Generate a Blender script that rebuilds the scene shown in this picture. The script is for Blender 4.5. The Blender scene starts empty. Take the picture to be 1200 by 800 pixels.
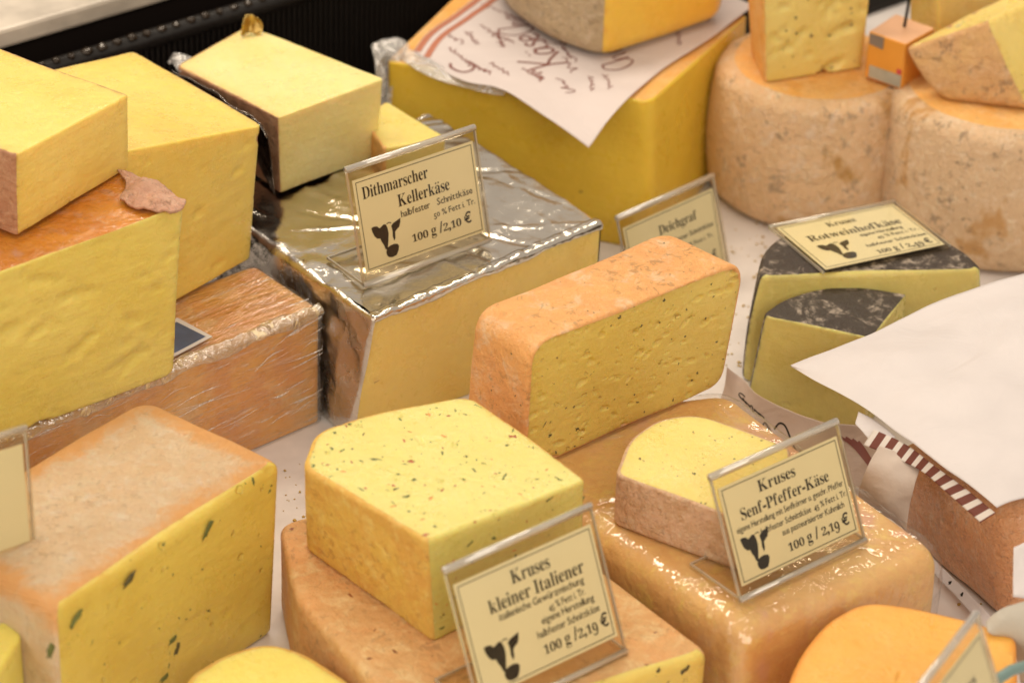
import bpy, math, random
import numpy as np
from mathutils import Vector

# ------------------------------------------------------------------ camera, world, lights
sc = bpy.context.scene
COL = sc.collection
FPX, PITCH, ROLL, DIST = 3333.0, math.radians(31), math.radians(2.0), 1.83
TGT = np.array([0, 0, .10])
FW = np.array([0, math.cos(PITCH), -math.sin(PITCH)])
R0 = np.array([1., 0, 0]); U0 = np.cross(R0, FW)
CR = R0*math.cos(ROLL)+U0*math.sin(ROLL); CU = -R0*math.sin(ROLL)+U0*math.cos(ROLL)
CAM = TGT-FW*DIST
cd = bpy.data.cameras.new('camera'); cam = bpy.data.objects.new('camera', cd); COL.objects.link(cam)
from mathutils import Matrix
cam.matrix_world = Matrix([[CR[0], CU[0], -FW[0], CAM[0]], [CR[1], CU[1], -FW[1], CAM[1]], [CR[2], CU[2], -FW[2], CAM[2]], [0, 0, 0, 1]])
cd.sensor_width = 36; cd.lens = FPX/1200*36; cd.clip_start = .05; cd.clip_end = 50
cd.dof.use_dof = True; cd.dof.focus_distance = 1.80; cd.dof.aperture_fstop = 6.6
sc.camera = cam

w = bpy.data.worlds.new('World'); sc.world = w; w.use_nodes = True
bg = w.node_tree.nodes['Background']; bg.inputs[0].default_value = (1, .85, .70, 1); bg.inputs[1].default_value = .54

def area(name, loc, target, sx, sy, power, col):
    l = bpy.data.lights.new(name, 'AREA'); l.shape = 'RECTANGLE'; l.size = sx; l.size_y = sy; l.energy = power; l.color = col
    o = bpy.data.objects.new(name, l); COL.objects.link(o); o.location = loc
    o.rotation_euler = (Vector(target)-Vector(loc)).to_track_quat('-Z', 'Y').to_euler(); return o
area('counter_lamp', (-.25, .75, 1.25), (0, .05, 0), 1.5, .14, 13.0, (1, .87, .70))
area('counter_lamp_front', (.1, -.35, 1.5), (0, 0, 0), 1.3, .25, 5.5, (1, .87, .72))
area('room_light', (-1.5, -.9, 1.0), (0, 0, .1), 1.1, 1.1, 9.0, (1, .86, .70))
area('front_fill', (.7, -2.3, 1.7), (0, 0, .05), 1.6, 1.0, 27.0, (1, .88, .73))  # added fill from behind the camera to lift the side faces
sc.view_settings.view_transform = 'Standard'; sc.view_settings.look = 'None'
sc.view_settings.exposure = 0.0; sc.view_settings.gamma = 1.0
sc.cycles.max_bounces = 8; sc.cycles.transparent_max_bounces = 16; sc.cycles.use_denoising = True
sc.cycles.caustics_reflective = False; sc.cycles.caustics_refractive = False

# ------------------------------------------------------------------ placing helpers
def P(u, v, z):
    """the point at height z that is seen at (u, v) of a 1200x800 frame"""
    d = FW*FPX+CR*(u-600)+CU*(400-v)
    return CAM+d*((z-CAM[2])/d[2])
def proj(p):
    q = np.asarray(p)-CAM; k = FPX/(q@FW)
    return 600+(q@CR)*k, 400-(q@CU)*k
def colz(b, v):
    lo, hi = b[2], b[2]+.6
    for _ in range(40):
        m = (lo+hi)/2
        if proj((b[0], b[1], m))[1] > v: lo = m
        else: hi = m
    return lo
def down(pts, z, z0, spread=0.):
    """tops from pixels at height z, bottoms plumb below at z0"""
    T = [P(*q[:2], q[2] if len(q) > 2 else z) for q in pts]
    c = np.mean(T, axis=0)
    B = []
    for t in T:
        b = np.array([t[0]+(t[0]-c[0])*spread, t[1]+(t[1]-c[1])*spread, z0]); B.append(b)
    return T, B
def upright(cs, z0):
    """corners (ub, vb, ut, vt): foot seen at ub,vb on z0; top found plumb above at row vt"""
    T, B = [], []
    for ub, vb, ut, vt in cs:
        b = P(ub, vb, z0); B.append(b); T.append(P(ut, vt, colz(b, vt)))
    return T, B

def h3(i, j, k, s):
    n = (i*374761393+j*668265263+k*2147483647+s*1274126177) & 0xffffffff
    n = ((n ^ (n >> 13))*1274126177) & 0xffffffff
    return ((n ^ (n >> 16)) & 0xffff)/65535.0*2-1
def vnoise(p, s=0):
    f = np.floor(p); i = f.astype(np.int64); t = p-f; t = t*t*(3-2*t); r = 0
    for a in (0, 1):
        for b in (0, 1):
            for c in (0, 1):
                wgt = (t[:, 0] if a else 1-t[:, 0])*(t[:, 1] if b else 1-t[:, 1])*(t[:, 2] if c else 1-t[:, 2])
                r = r+wgt*h3(i[:, 0]+a, i[:, 1]+b, i[:, 2]+c, s)
    return r
def fbm(p, sc_, octs=3, s=0):
    r = 0; a = 1.
    for o in range(octs):
        r = r+a*vnoise(p*sc_+o*17.3, s+o); sc_ *= 2.1; a *= .5
    return r

# ------------------------------------------------------------------ object helpers
def meta(o, label=None, cat=None, group=None, kind=None):
    for k, v in (('label', label), ('category', cat), ('group', group), ('kind', kind)):
        if v: o[k] = v
    return o
def thing(name, base, label, cat, group=None, kind=None):
    o = bpy.data.objects.new(name, None); o.empty_display_size = .02
    o.location = tuple(float(x) for x in base); COL.objects.link(o)
    return meta(o, label, cat, group, kind)
def wpos(o):
    v = Vector((0, 0, 0))
    while o is not None: v = v+Vector(o.location); o = o.parent
    return v
def mesh(name, verts, faces, mat, parent=None, smooth=True, attrs=None, uv=None):
    verts = np.asarray(verts, float).reshape(-1, 3)
    me = bpy.data.meshes.new(name)
    off = np.array(wpos(parent)) if parent is not None else np.zeros(3)
    me.from_pydata((verts-off).tolist(), [], faces if isinstance(faces, list) else faces.tolist())
    if smooth: me.polygons.foreach_set('use_smooth', [True]*len(me.polygons))
    for k, a in (attrs or {}).items():
        at = me.attributes.new(k, 'FLOAT', 'POINT'); at.data.foreach_set('value', np.asarray(a, np.float32))
    if uv is not None:
        at = me.attributes.new('st', 'FLOAT_VECTOR', 'POINT')
        at.data.foreach_set('vector', np.c_[uv, np.zeros(len(uv))].astype(np.float32).ravel())
    if mat: me.materials.append(mat)
    me.update()
    o = bpy.data.objects.new(name, me); COL.objects.link(o)
    if parent is not None: o.parent = parent
    return o

def ring_params(A, radii, ds):
    n = len(A); out = []          # (edge i, fraction | corner weights, flag edge)
    L = [np.linalg.norm(A[(i+1) % n]-A[i]) for i in range(n)]
    fi = [min(radii[i], .47*L[i], .47*L[i-1]) for i in range(n)]
    for i in range(n):
        j = (i-1) % n
        m = max(3, int(fi[i]*1.6/ds)+1) if fi[i] > 1e-6 else 0
        if m:
            for k in range(m+1):
                t = k/m
                a, b = fi[i]/L[j], fi[i]/L[i]
                out.append(('c', i, a, b, t, j if t < .5 else i))
        else: out.append(('c', i, 0, 0, 0, i))
        s0 = fi[i]/L[i]; s1 = 1-fi[(i+1) % n]/L[i]
        k = max(1, int((s1-s0)*L[i]/ds))
        for q in range(1, k): out.append(('e', i, s0+(s1-s0)*q/k, 0, 0, i))
    return out
def ring_eval(A, prm):
    n = len(A); r = []
    for kind, i, a, b, t, f in prm:
        if kind == 'e': r.append(A[i]+(A[(i+1) % n]-A[i])*a)
        else:
            c = A[i]; p0 = c+(A[i-1]-c)*a; p1 = c+(A[(i+1) % n]-c)*b
            r.append(p0*(1-t)**2+c*2*t*(1-t)+p1*t*t)
    return np.array(r)

def loft(A, B, radii, eflags, capA, capB, erA=.003, erB=.003, ds=.0026, bulge=0., amp=.0004, nsc=60, seed=0, chip=0., off=0., dome=0., coarse=None):
    """solid between ring A and ring B; returns verts, {flag: faces}"""
    A = [np.array(a, float) for a in A]; B = [np.array(b, float) for b in B]
    if not isinstance(radii, (list, tuple)): radii = [radii]*len(A)
    prm = ring_params(A, radii, ds); RA = ring_eval(A, prm); RB = ring_eval(B, prm)
    fl = [eflags[p[5]] for p in prm]; N = len(RA)
    H = np.linalg.norm(RA.mean(0)-RB.mean(0))
    erA = min(erA, H*.45); erB = min(erB, H*.45)
    nf = 5
    rows = []
    for k in range(nf+1):
        a = k/nf*math.pi/2; rows.append(((1-math.cos(a))*erB/H, erB*(1-math.sin(a))))
    nr = max(2, int((H-erA-erB)/ds))
    for k in range(1, nr): rows.append(((erB+(H-erA-erB)*k/nr)/H, 0))
    for k in range(nf, -1, -1):
        a = k/nf*math.pi/2; rows.append((1-(1-math.cos(a))*erA/H, erA*(1-math.sin(a))))
    V = []
    for h, ins in rows:
        r = RB+(RA-RB)*h; c = r.mean(0); d = r-c; L = np.linalg.norm(d, axis=1)[:, None]
        V.append(c+d*(1-(ins-bulge*4*h*(1-h))/L))
    faces = {}; 
    def add(f, q): faces.setdefault(f, []).append(q)
    for r in range(len(rows)-1):
        for i in range(N):
            j = (i+1) % N; add(fl[i], (r*N+i, r*N+j, (r+1)*N+j, (r+1)*N+i))
    for (top, flag, base) in ((True, capA, (len(rows)-1)*N), (False, capB, 0)):
        ring = V[-1] if top else V[0]
        rr = ring.copy(); c = rr.mean(0); R = np.linalg.norm(rr-c, axis=1).mean()
        k = max(3, int(R/ds)) if top or flag != 'none' else 2
        if not top: k = max(3, k//3)
        prev = base; ax = (RA.mean(0)-RB.mean(0)); ax = ax/np.linalg.norm(ax)
        start = sum(len(x) for x in V)
        extra = []
        for q in range(1, k):
            s = 1-q/k
            extra.append(c+(rr-c)*s+(ax*dome*(1-s*s) if top else 0))
        extra.append(np.array([c+(ax*dome if top else 0)]))
        for q in range(1, k):
            cur = start+(q-1)*N
            for i in range(N):
                j = (i+1) % N
                add(flag, (prev+i, prev+j, cur+j, cur+i) if top else (prev+j, prev+i, cur+i, cur+j))
            prev = cur
        ce = start+(k-1)*N
        for i in range(N):
            j = (i+1) % N; add(flag, (prev+i, prev+j, ce) if top else (prev+j, prev+i, ce))
        V += extra
    V = np.concatenate(V)
    # normals
    allf = [f for fs in faces.values() for f in fs]
    q = np.array([f if len(f) == 4 else (f[0], f[1], f[2], f[2]) for f in allf])
    fn = np.cross(V[q[:, 2]]-V[q[:, 0]], V[q[:, 3]]-V[q[:, 1]])
    n3 = q[:, 2] == q[:, 3]
    fn[n3] = np.cross(V[q[n3, 1]]-V[q[n3, 0]], V[q[n3, 2]]-V[q[n3, 0]])
    vn = np.zeros_like(V)
    for c in range(4): np.add.at(vn, q[:, c], fn)
    vn /= np.linalg.norm(vn, axis=1)[:, None]+1e-12
    out = 1.
    if ((V-V.mean(0))*vn).sum() < 0:
        vn = -vn; faces = {k: [f[::-1] for f in fs] for k, fs in faces.items()}
    V = V+vn*((fbm(V, nsc*.7, 2, seed)*amp*.75+fbm(V, nsc*.22, 2, seed+9)*amp*1.8+off)[:, None])
    if chip:
        V = V+vn*(-chip*np.clip(fbm(V, 260, 2, seed+5)-.45, 0, 1))[:, None]
    return V, faces, vn

def put(name, V, faces, flag, mat, parent, rind=None, uv=None):
    fs = faces.get(flag)
    if not fs: return None
    idx = np.unique(np.array([i for f in fs for i in f])); mp = -np.ones(len(V), int); mp[idx] = np.arange(len(idx))
    mpl = mp.tolist(); sub = [tuple(mpl[i] for i in f) for f in fs]
    at = None
    if rind is not None:
        W = V[idx]; d = np.full(len(W), 9.)
        for k in range(0, len(W), 2000):
            dd = ((W[k:k+2000, None, :]-rind[None, :, :])**2).sum(-1); d[k:k+2000] = np.sqrt(dd.min(1))
        at = {'rimd': d}
    return mesh(name, V[idx], sub, mat, parent, attrs=at)

def solid(t, res, mats, names=None):
    """one mesh per flag; paste gets its distance to the rind"""
    V, faces, vn = res
    rv = None
    rf = [f for k, fs in faces.items() if k not in ('paste', 'none') for f in fs]
    if rf:
        ids = np.unique(np.array([i for f in rf for i in f])); rv = V[ids]
        if len(rv) > 1400: rv = rv[np.random.RandomState(1).choice(len(rv), 1400, False)]
    out = {}
    for k in faces:
        if k in mats:
            out[k] = put((names or {}).get(k, k), V, faces, k, mats[k], t, rv if k == 'paste' else None)
    return out

# ------------------------------------------------------------------ node helpers
def srgb(r, g, b):
    f = lambda c: (c/255/12.92) if c <= 10 else ((c/255+.055)/1.055)**2.4
    return (f(r), f(g), f(b), 1)
class M:
    def __init__(s, name):
        s.m = bpy.data.materials.new(name); s.m.use_nodes = True; s.nt = s.m.node_tree; s.n = s.nt.nodes
        s.b = s.n['Principled BSDF']; s.out = s.n['Material Output']; s.tc = s.n.new('ShaderNodeTexCoord')
    def L(s, a, b): s.nt.links.new(a, b)
    def coord(s, scale=(1, 1, 1), loc=(0, 0, 0), rot=(0, 0, 0), src=None):
        mp = s.n.new('ShaderNodeMapping'); mp.inputs['Scale'].default_value = scale; mp.inputs['Location'].default_value = loc
        mp.inputs['Rotation'].default_value = rot
        s.L(src or s.tc.outputs['Object'], mp.inputs['Vector']); return mp.outputs[0]
    def noise(s, scale, detail=3, rough=.55, dist=0., vec=None):
        n = s.n.new('ShaderNodeTexNoise'); n.inputs['Scale'].default_value = scale; n.inputs['Detail'].default_value = detail
        n.inputs['Roughness'].default_value = rough; n.inputs['Distortion'].default_value = dist
        s.L(vec or s.tc.outputs['Object'], n.inputs['Vector']); return n.outputs['Fac']
    def voro(s, scale, vec=None, feat='F1', rnd=1.):
        n = s.n.new('ShaderNodeTexVoronoi'); n.feature = feat; n.inputs['Scale'].default_value = scale; n.inputs['Randomness'].default_value = rnd
        s.L(vec or s.tc.outputs['Object'], n.inputs['Vector']); return n.outputs['Distance']
    def ramp(s, x, a, b, lo=0., hi=1., smooth=True):
        n = s.n.new('ShaderNodeMapRange'); n.inputs[1].default_value = a; n.inputs[2].default_value = b
        n.inputs[3].default_value = lo; n.inputs[4].default_value = hi
        if smooth: n.interpolation_type = 'SMOOTHSTEP'
        s.L(x, n.inputs[0]); return n.outputs[0]
    def math(s, op, a, b=None):
        n = s.n.new('ShaderNodeMath'); n.operation = op
        for i, x in enumerate((a, b)):
            if x is None: continue
            if isinstance(x, (int, float)): n.inputs[i].default_value = x
            else: s.L(x, n.inputs[i])
        return n.outputs[0]
    def mix(s, f, a, b):
        n = s.n.new('ShaderNodeMix'); n.data_type = 'RGBA'
        if isinstance(f, (int, float)): n.inputs[0].default_value = f
        else: s.L(f, n.inputs[0])
        for x, i in ((a, 6), (b, 7)):
            if isinstance(x, tuple): n.inputs[i].default_value = x
            else: s.L(x, n.inputs[i])
        return n.outputs[2]
    def bump(s, h, dist, strength=1., nrm=None):
        n = s.n.new('ShaderNodeBump'); n.inputs['Distance'].default_value = dist; n.inputs['Strength'].default_value = strength
        s.L(h, n.inputs['Height'])
        if nrm: s.L(nrm, n.inputs['Normal'])
        return n.outputs[0]
    def attr(s, k, vec=False):
        n = s.n.new('ShaderNodeAttribute'); n.attribute_name = k; return n.outputs['Vector' if vec else 'Fac']
    def set(s, **k):
        for a, v in k.items():
            i = s.b.inputs[a.replace('_', ' ')]
            if isinstance(v, (int, float, tuple)): i.default_value = v
            else: s.L(v, i)
        return s

SEED = [0]
def sd():
    SEED[0] += 1; return (SEED[0]*1.37 % 5, SEED[0]*2.11 % 5, SEED[0]*.73 % 5)
def paste(name, c1, c2, rim=(.62, .25, .04, 1), rimw=.004, pits=0., pscale=90, fine=1., rough=.35, stretch=(1, 1, 1), sss=.5, specks=None, rot=(0, 0, 0), smear=.5):
    m = M(name); o = sd(); v = m.coord((1, 1, 1), o)
    cl = m.mix(m.ramp(m.noise(14, 3, vec=v), .35, .68), c1, c2)
    cl = m.mix(m.ramp(m.noise(160, 3, vec=v), .45, .8, 0, .22), cl, tuple(x*1.18 for x in c1[:3])+(1,))
    wob = m.ramp(m.noise(70, 2, vec=v), .2, .8, -.3*rimw, .5*rimw, False)
    d = m.math('ADD', m.attr('rimd'), wob)
    f = m.ramp(d, rimw, 0., 0, .85)
    cl = m.mix(f, cl, rim)
    f2 = m.ramp(d, rimw*3.4, 0., 0, .35); cl = m.mix(f2, cl, tuple(.5*a+.5*b for a, b in zip(rim, c2)))
    if specks:
        sc_, th, colr = specks
        vv = m.voro(sc_, m.coord((1, 1, 1), sd())); k = m.ramp(vv, th, th*.7); cl = m.mix(m.math('MULTIPLY', k, .75), cl, colr)
    n = m.bump(m.noise(1000, 3, vec=v), .0005, .7*fine)
    n = m.bump(m.noise(200, 3, .55, vec=v), .0008, .6*fine, n)
    n = m.bump(m.noise(30, 4, .6, 0, m.coord((.5, .5, 7), o, (.12, .1, 0))), .0009, .35, n)
    n = m.bump(m.noise(26, 3, .6, vec=m.coord((1, 1, 3), o, rot)), .006, smear*.5, n)
    if pits:
        dv = m.n.new('ShaderNodeVectorMath'); dv.operation = 'ADD'
        nn = m.n.new('ShaderNodeTexNoise'); nn.inputs['Scale'].default_value = 260; m.L(v, nn.inputs['Vector'])
        sc2 = m.n.new('ShaderNodeVectorMath'); sc2.operation = 'SCALE'; sc2.inputs['Scale'].default_value = .006
        m.L(nn.outputs['Color'], sc2.inputs[0]); m.L(m.coord(stretch, o, rot), dv.inputs[0]); m.L(sc2.outputs[0], dv.inputs[1])
        vo = m.n.new('ShaderNodeTexVoronoi'); vo.inputs['Scale'].default_value = pscale; m.L(dv.outputs[0], vo.inputs['Vector'])
        rr = m.n.new('ShaderNodeSeparateColor'); m.L(vo.outputs['Color'], rr.inputs[0])
        rad = m.math('MULTIPLY', m.ramp(rr.outputs[0], .5, 1., 0., .30, False), m.ramp(m.noise(18, 2, vec=v), .35, .6))
        h = m.ramp(m.math('SUBTRACT', vo.outputs['Distance'], rad), -.06, .03)
        n = m.bump(h, .0022*pits, 1., n)
    m.set(Base_Color=cl, Roughness=m.ramp(m.noise(40, 4, .7, vec=v), .3, .7, rough-.14, rough+.12), Normal=n, Subsurface_Weight=sss, Subsurface_Scale=.009, Subsurface_Radius=(1., .55, .18), Specular_IOR_Level=.42)
    return m.m
def rind(name, c1, c2, c3, spot=(.12, .06, .03, 1), sp=.25, scale=30, bump=1., rough=.55, grain=0., mott=.4, coat=0., patch=None, edge=None, sps=6.):
    m = M(name); o = sd(); v = m.coord((1, 1, 1), o)
    cl = m.mix(m.ramp(m.noise(scale, 5, .65, .6, v), .36, .64), c1, c2)
    cl = m.mix(m.ramp(m.noise(scale*2.7, 5, .7, .4, v), .5, .72), cl, c3)
    cl = m.mix(m.ramp(m.noise(scale*9, 5, .7, 0, v), .46, .70, 0, .75*mott), cl, tuple(x*.66 for x in c2[:3])+(1,))
    cl = m.mix(m.ramp(m.noise(scale*5, 5, .75, .5, m.coord((1, 1, 1), sd())), .50, .70, 0, .9*mott), cl, tuple(min(x*1.25+.05, .9) for x in c3[:3])+(1,))
    if patch:
        cl = m.mix(m.ramp(m.noise(scale*.6, 4, .6, .3, m.coord((1, 1, .6), sd())), .56, .63, 0, .85), cl, patch)
    if sp:
        a = m.ramp(m.noise(scale*sps, 5, .7, .8 if sps > 5 else .1, m.coord((1, 1, 1), sd())), .54, .63, 0, 1); b = m.ramp(m.noise(scale*1.1, 2, .5, 0, m.coord((1, 1, 1), sd())), .40, .56)
        cl = m.mix(m.math('MULTIPLY', m.math('MULTIPLY', a, b), sp), cl, spot)
    if edge:
        cl = m.mix(m.ramp(m.math('ADD', m.attr('edged'), m.ramp(m.noise(40, 5, .7, .5, v), .3, .7, -.010, .010, False)), .022, .004, 0, .9), cl, edge)
    n = m.bump(m.noise(900, 3, .6, 0, v), .0011, .8*bump)
    n = m.bump(m.noise(170, 5, .68, .3, v), .0040, .8*bump, n)
    n = m.bump(m.noise(38, 4, .6, .5, v), .009, .6*bump, n)
    if grain:
        wv = m.n.new('ShaderNodeTexWave'); wv.inputs['Scale'].default_value = 260; wv.inputs['Distortion'].default_value = 1.2; m.L(m.coord((1, 1, 1), o, (0, 0, .6)), wv.inputs['Vector'])
        w2 = m.n.new('ShaderNodeTexWave'); w2.inputs['Scale'].default_value = 230; w2.inputs['Distortion'].default_value = 1.2; m.L(m.coord((1, 1, 1), o, (0, 0, .6+1.57)), w2.inputs['Vector'])
        n = m.bump(m.math('ADD', wv.outputs['Fac'], w2.outputs['Fac']), .0004*grain, .6, n)
    m.set(Base_Color=cl, Roughness=m.ramp(m.noise(60, 3, vec=v), .3, .7, rough-.1, rough+.15), Normal=n, Subsurface_Weight=.15, Subsurface_Scale=.003, Subsurface_Radius=(1., .5, .25), Specular_IOR_Level=.35)
    if coat: m.set(Coat_Weight=coat, Coat_Roughness=.12, Coat_Normal=m.bump(m.noise(55, 4, .6, 1., v), .006, .8))
    return m.m
def film_mat(name, streak=(1, 1, 1), rot=(0, 0, 0), amt=.10, milk=.05, sc_=60, bumpd=.006, rough=.10, dcol=(.85, .82, .78, 1)):
    m = M(name); v = m.coord(streak, sd(), (0, 0, 0), m.coord((1, 1, 1), (0, 0, 0), rot))
    h1 = m.noise(sc_, 4, .6, 1.5, v); h2 = m.noise(sc_*3.3, 3, .6, 1., v)
    n = m.bump(h1, bumpd, 1.); n = m.bump(h2, bumpd*.35, 1., n)
    g = m.n.new('ShaderNodeBsdfGlossy'); g.inputs['Roughness'].default_value = rough; m.L(n, g.inputs['Normal'])
    d = m.n.new('ShaderNodeBsdfDiffuse'); d.inputs['Color'].default_value = dcol; m.L(n, d.inputs['Normal'])
    tr = m.n.new('ShaderNodeBsdfTransparent')
    fr = m.n.new('ShaderNodeLayerWeight'); fr.inputs[0].default_value = .5; m.L(n, fr.inputs['Normal']); fz = m.math('MULTIPLY', m.math('POWER', fr.outputs['Facing'], 4.), .55)
    a = m.n.new('ShaderNodeMixShader'); a.inputs[0].default_value = milk; m.L(tr.outputs[0], a.inputs[1]); m.L(d.outputs[0], a.inputs[2])
    rid = m.ramp(m.noise(sc_*1.6, 3, .5, 2., v), .56, .70, 0., milk*4.)
    m.L(m.math('ADD', rid, milk), a.inputs[0])
    b = m.n.new('ShaderNodeMixShader'); m.L(m.math('ADD', fz, amt), b.inputs[0]); m.L(a.outputs[0], b.inputs[1]); m.L(g.outputs[0], b.inputs[2])
    m.L(b.outputs[0], m.out.inputs['Surface']); return m.m
def foil_mat(name, col, rough=.2, sc_=70, d=.006, streak=(1, 1, 1), rot=(0, 0, 0), metallic=1.):
    m = M(name); v = m.coord(streak, sd(), rot)
    r1 = m.n.new('ShaderNodeTexNoise'); r1.noise_type = 'RIDGED_MULTIFRACTAL'; r1.inputs['Scale'].default_value = sc_*.35; r1.inputs['Detail'].default_value = 3; r1.inputs['Distortion'].default_value = .8; m.L(v, r1.inputs['Vector'])
    n = m.bump(r1.outputs['Fac'], d*.13, 1.)
    n = m.bump(m.voro(sc_*1.3, v), d*.10, .5, n)
    n = m.bump(m.noise(sc_*4, 3, .6, 1., v), d*.07, .6, n)
    m.set(Base_Color=m.mix(m.noise(30, 2, vec=v), col, tuple(x*.85 for x in col[:3])+(1,)), Metallic=metallic, Roughness=m.ramp(m.noise(50, 3, vec=v), .3, .7, rough*.6, rough*1.6), Normal=n)
    return m.m
def plain(name, col, rough=.5, metallic=0., bump=0., bs=200, var=.1, sp=.5):
    m = M(name); v = m.coord((1, 1, 1), sd())
    cl = m.mix(m.ramp(m.noise(25, 3, vec=v), .3, .7), col, tuple(x*(1-var) for x in col[:3])+(1,))
    m.set(Base_Color=cl, Roughness=rough, Metallic=metallic, Specular_IOR_Level=sp)
    if bump: m.set(Normal=m.bump(m.noise(bs, 4, .6, vec=v), bump))
    return m.m
def paper_mat(name, stripe=None, col=(.82, .78, .78, 1), brown=(.22, .07, .05, 1)):
    """stripe: (axis, centre lo, hi, count, across) stripes in sheet coordinates"""
    m = M(name); v = m.coord((1, 1, 1), sd())
    cl = m.mix(m.ramp(m.noise(18, 3, vec=v), .35, .7), col, tuple(x*.95 for x in col[:3])+(1,))
    if stripe:
        mode, lo, hi, cnt, a0, a1 = stripe
        sx = m.n.new('ShaderNodeSeparateXYZ'); m.L(m.attr('st', True), sx.inputs[0])
        a, b = (sx.outputs[0], sx.outputs[1]) if mode == 's' else (sx.outputs[1], sx.outputs[0])
        # band where lo<b<hi and a0<a<a1, lines repeat along a (or b when mode ends with l)
        inb = m.math('MULTIPLY', m.math('GREATER_THAN', b, lo), m.math('LESS_THAN', b, hi))
        ina = m.math('MULTIPLY', m.math('GREATER_THAN', a, a0), m.math('LESS_THAN', a, a1))
        wv = m.math('GREATER_THAN', m.math('FRACT', m.math('MULTIPLY', a, cnt)), .42)
        cl = m.mix(m.math('MULTIPLY', m.math('MULTIPLY', inb, ina), wv), cl, brown)
    n = m.bump(m.noise(22, 4, .55, 1.2, v), .0050, .45); n = m.bump(m.noise(120, 3, .6, .3, v), .0004, .3, n); n = m.bump(m.noise(900, 2, vec=v), .0001, .6, n)
    d = m.b; m.set(Base_Color=cl, Roughness=.55, Normal=n, Specular_IOR_Level=.3, Sheen_Weight=.05)
    tl = m.n.new('ShaderNodeBsdfTranslucent'); m.L(cl, tl.inputs[0])
    mx = m.n.new('ShaderNodeMixShader'); mx.inputs[0].default_value = .25; m.L(d.outputs[0], mx.inputs[1]); m.L(tl.outputs[0], mx.inputs[2]); m.L(mx.outputs[0], m.out.inputs['Surface'])
    return m.m

# ------------------------------------------------------------------ scattered bits
def blob_template(seed, lobes=.25):
    import bmesh
    bm = bmesh.new(); bmesh.ops.create_icosphere(bm, subdivisions=2, radius=1)
    v = np.array([x.co[:] for x in bm.verts]); f = [tuple(q.index for q in x.verts) for x in bm.faces]; bm.free()
    v = v*(1+lobes*fbm(v, 2.1, 3, seed))[:, None]; return v, f
BL = [blob_template(s, .55) for s in range(5)]
def face_spots(res, flag, n, rs, edge=.0, cond=None):
    V, faces, vn = res; fs = faces[flag]
    q = np.array([f[:3] for f in fs]); a = V[q[:, 0]]; b = V[q[:, 1]]; c = V[q[:, 2]]
    nn = np.cross(b-a, c-a); ar = np.linalg.norm(nn, axis=1); pr = ar/ar.sum()
    idx = rs.choice(len(fs), n*4, p=pr); out = []
    for i in idx:
        t = rs.rand(2); t = t if t.sum() < 1 else 1-t
        p = a[i]+(b[i]-a[i])*t[0]+(c[i]-a[i])*t[1]; nrm = vn[q[i, 0]]
        if cond and not cond(p, nrm): continue
        out.append((p, nrm/np.linalg.norm(nrm)))
        if len(out) >= n: break
    return out
def bits(name, spots, rs, lo, hi, flat, mat, parent, elong=2., dirv=None, stuff=True, sink=.62):
    VV, FF = [], []; k = 0; objs = []
    for p, n in spots:
        tv = np.cross(n, dirv if dirv is not None else rs.randn(3)); tv /= np.linalg.norm(tv)+1e-9
        if dirv is not None:
            ang = rs.randn()*.5; tv = tv*math.cos(ang)+np.cross(n, tv)*math.sin(ang)
        bv = np.cross(n, tv); s = lo+(hi-lo)*rs.rand()**2.2
        v, f = BL[rs.randint(5)]
        el = 1+(elong-1)*rs.rand()
        X = p+(v[:, :1]*s*el*tv+v[:, 1:2]*s/el**.5*bv+v[:, 2:]*s*flat*n)-n*s*flat*sink
        if stuff: VV.append(X); FF += [tuple(i+k for i in q) for q in f]; k += len(v)
        else: objs.append(mesh(name, X, f, mat, parent))
    if stuff and VV: meta(mesh(name, np.concatenate(VV), FF, mat, parent), kind='stuff')
    return objs

# ------------------------------------------------------------------ sheets
def cr(p0, p1, p2, p3, t): return .5*((2*p1)+(-p0+p2)*t+(2*p0-5*p1+4*p2-p3)*t*t+(-p0+3*p1-3*p2+p3)*t**3)
def spline(pts, t):
    n = len(pts)-1; x = min(max(t, 0), 1)*n; i = min(int(x), n-1); f = x-i
    g = lambda k: pts[k] if 0 <= k <= n else (2*pts[0]-pts[1] if k < 0 else 2*pts[n]-pts[n-1])
    return cr(g(i-1), g(i), g(i+1), g(i+2), f)
def sheet(name, rows, mat, parent, ns=60, nt=40, wrinkle=.0008, wsc=30, seed=0, thick=.00012, world=False):
    """rows: list (t) of lists (s) of (u, v, z)"""
    G = [[np.array(q) if world else P(*q) for q in r] for r in rows]
    def ev(s, t): return spline([spline(r, s) for r in G], t)
    V = np.array([ev(i/ns, j/nt) for j in range(nt+1) for i in range(ns+1)])
    uv = np.array([(i/ns, j/nt) for j in range(nt+1) for i in range(ns+1)])
    F = [(j*(ns+1)+i, j*(ns+1)+i+1, (j+1)*(ns+1)+i+1, (j+1)*(ns+1)+i) for j in range(nt) for i in range(ns)]
    V[:, 2] += fbm(V, wsc, 3, seed)*wrinkle
    V[:, 1] += fbm(V, wsc, 3, seed+30)*wrinkle*.6
    Vn = V.copy()
    o = mesh(name, V, F, mat, parent, uv=uv)
    if thick:
        md = o.modifiers.new('thickness', 'SOLIDIFY'); md.thickness = thick; md.offset = 0
    def ev2(s, t):
        i = min(max(s, 0), .9999)*ns; j = min(max(t, 0), .9999)*nt; a = int(i); b = int(j); x = i-a; y = j-b
        g = lambda p, q: Vn[q*(ns+1)+p]
        return (g(a, b)*(1-x)+g(a+1, b)*x)*(1-y)+(g(a, b+1)*(1-x)+g(a+1, b+1)*x)*y
    return o, ev2
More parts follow.
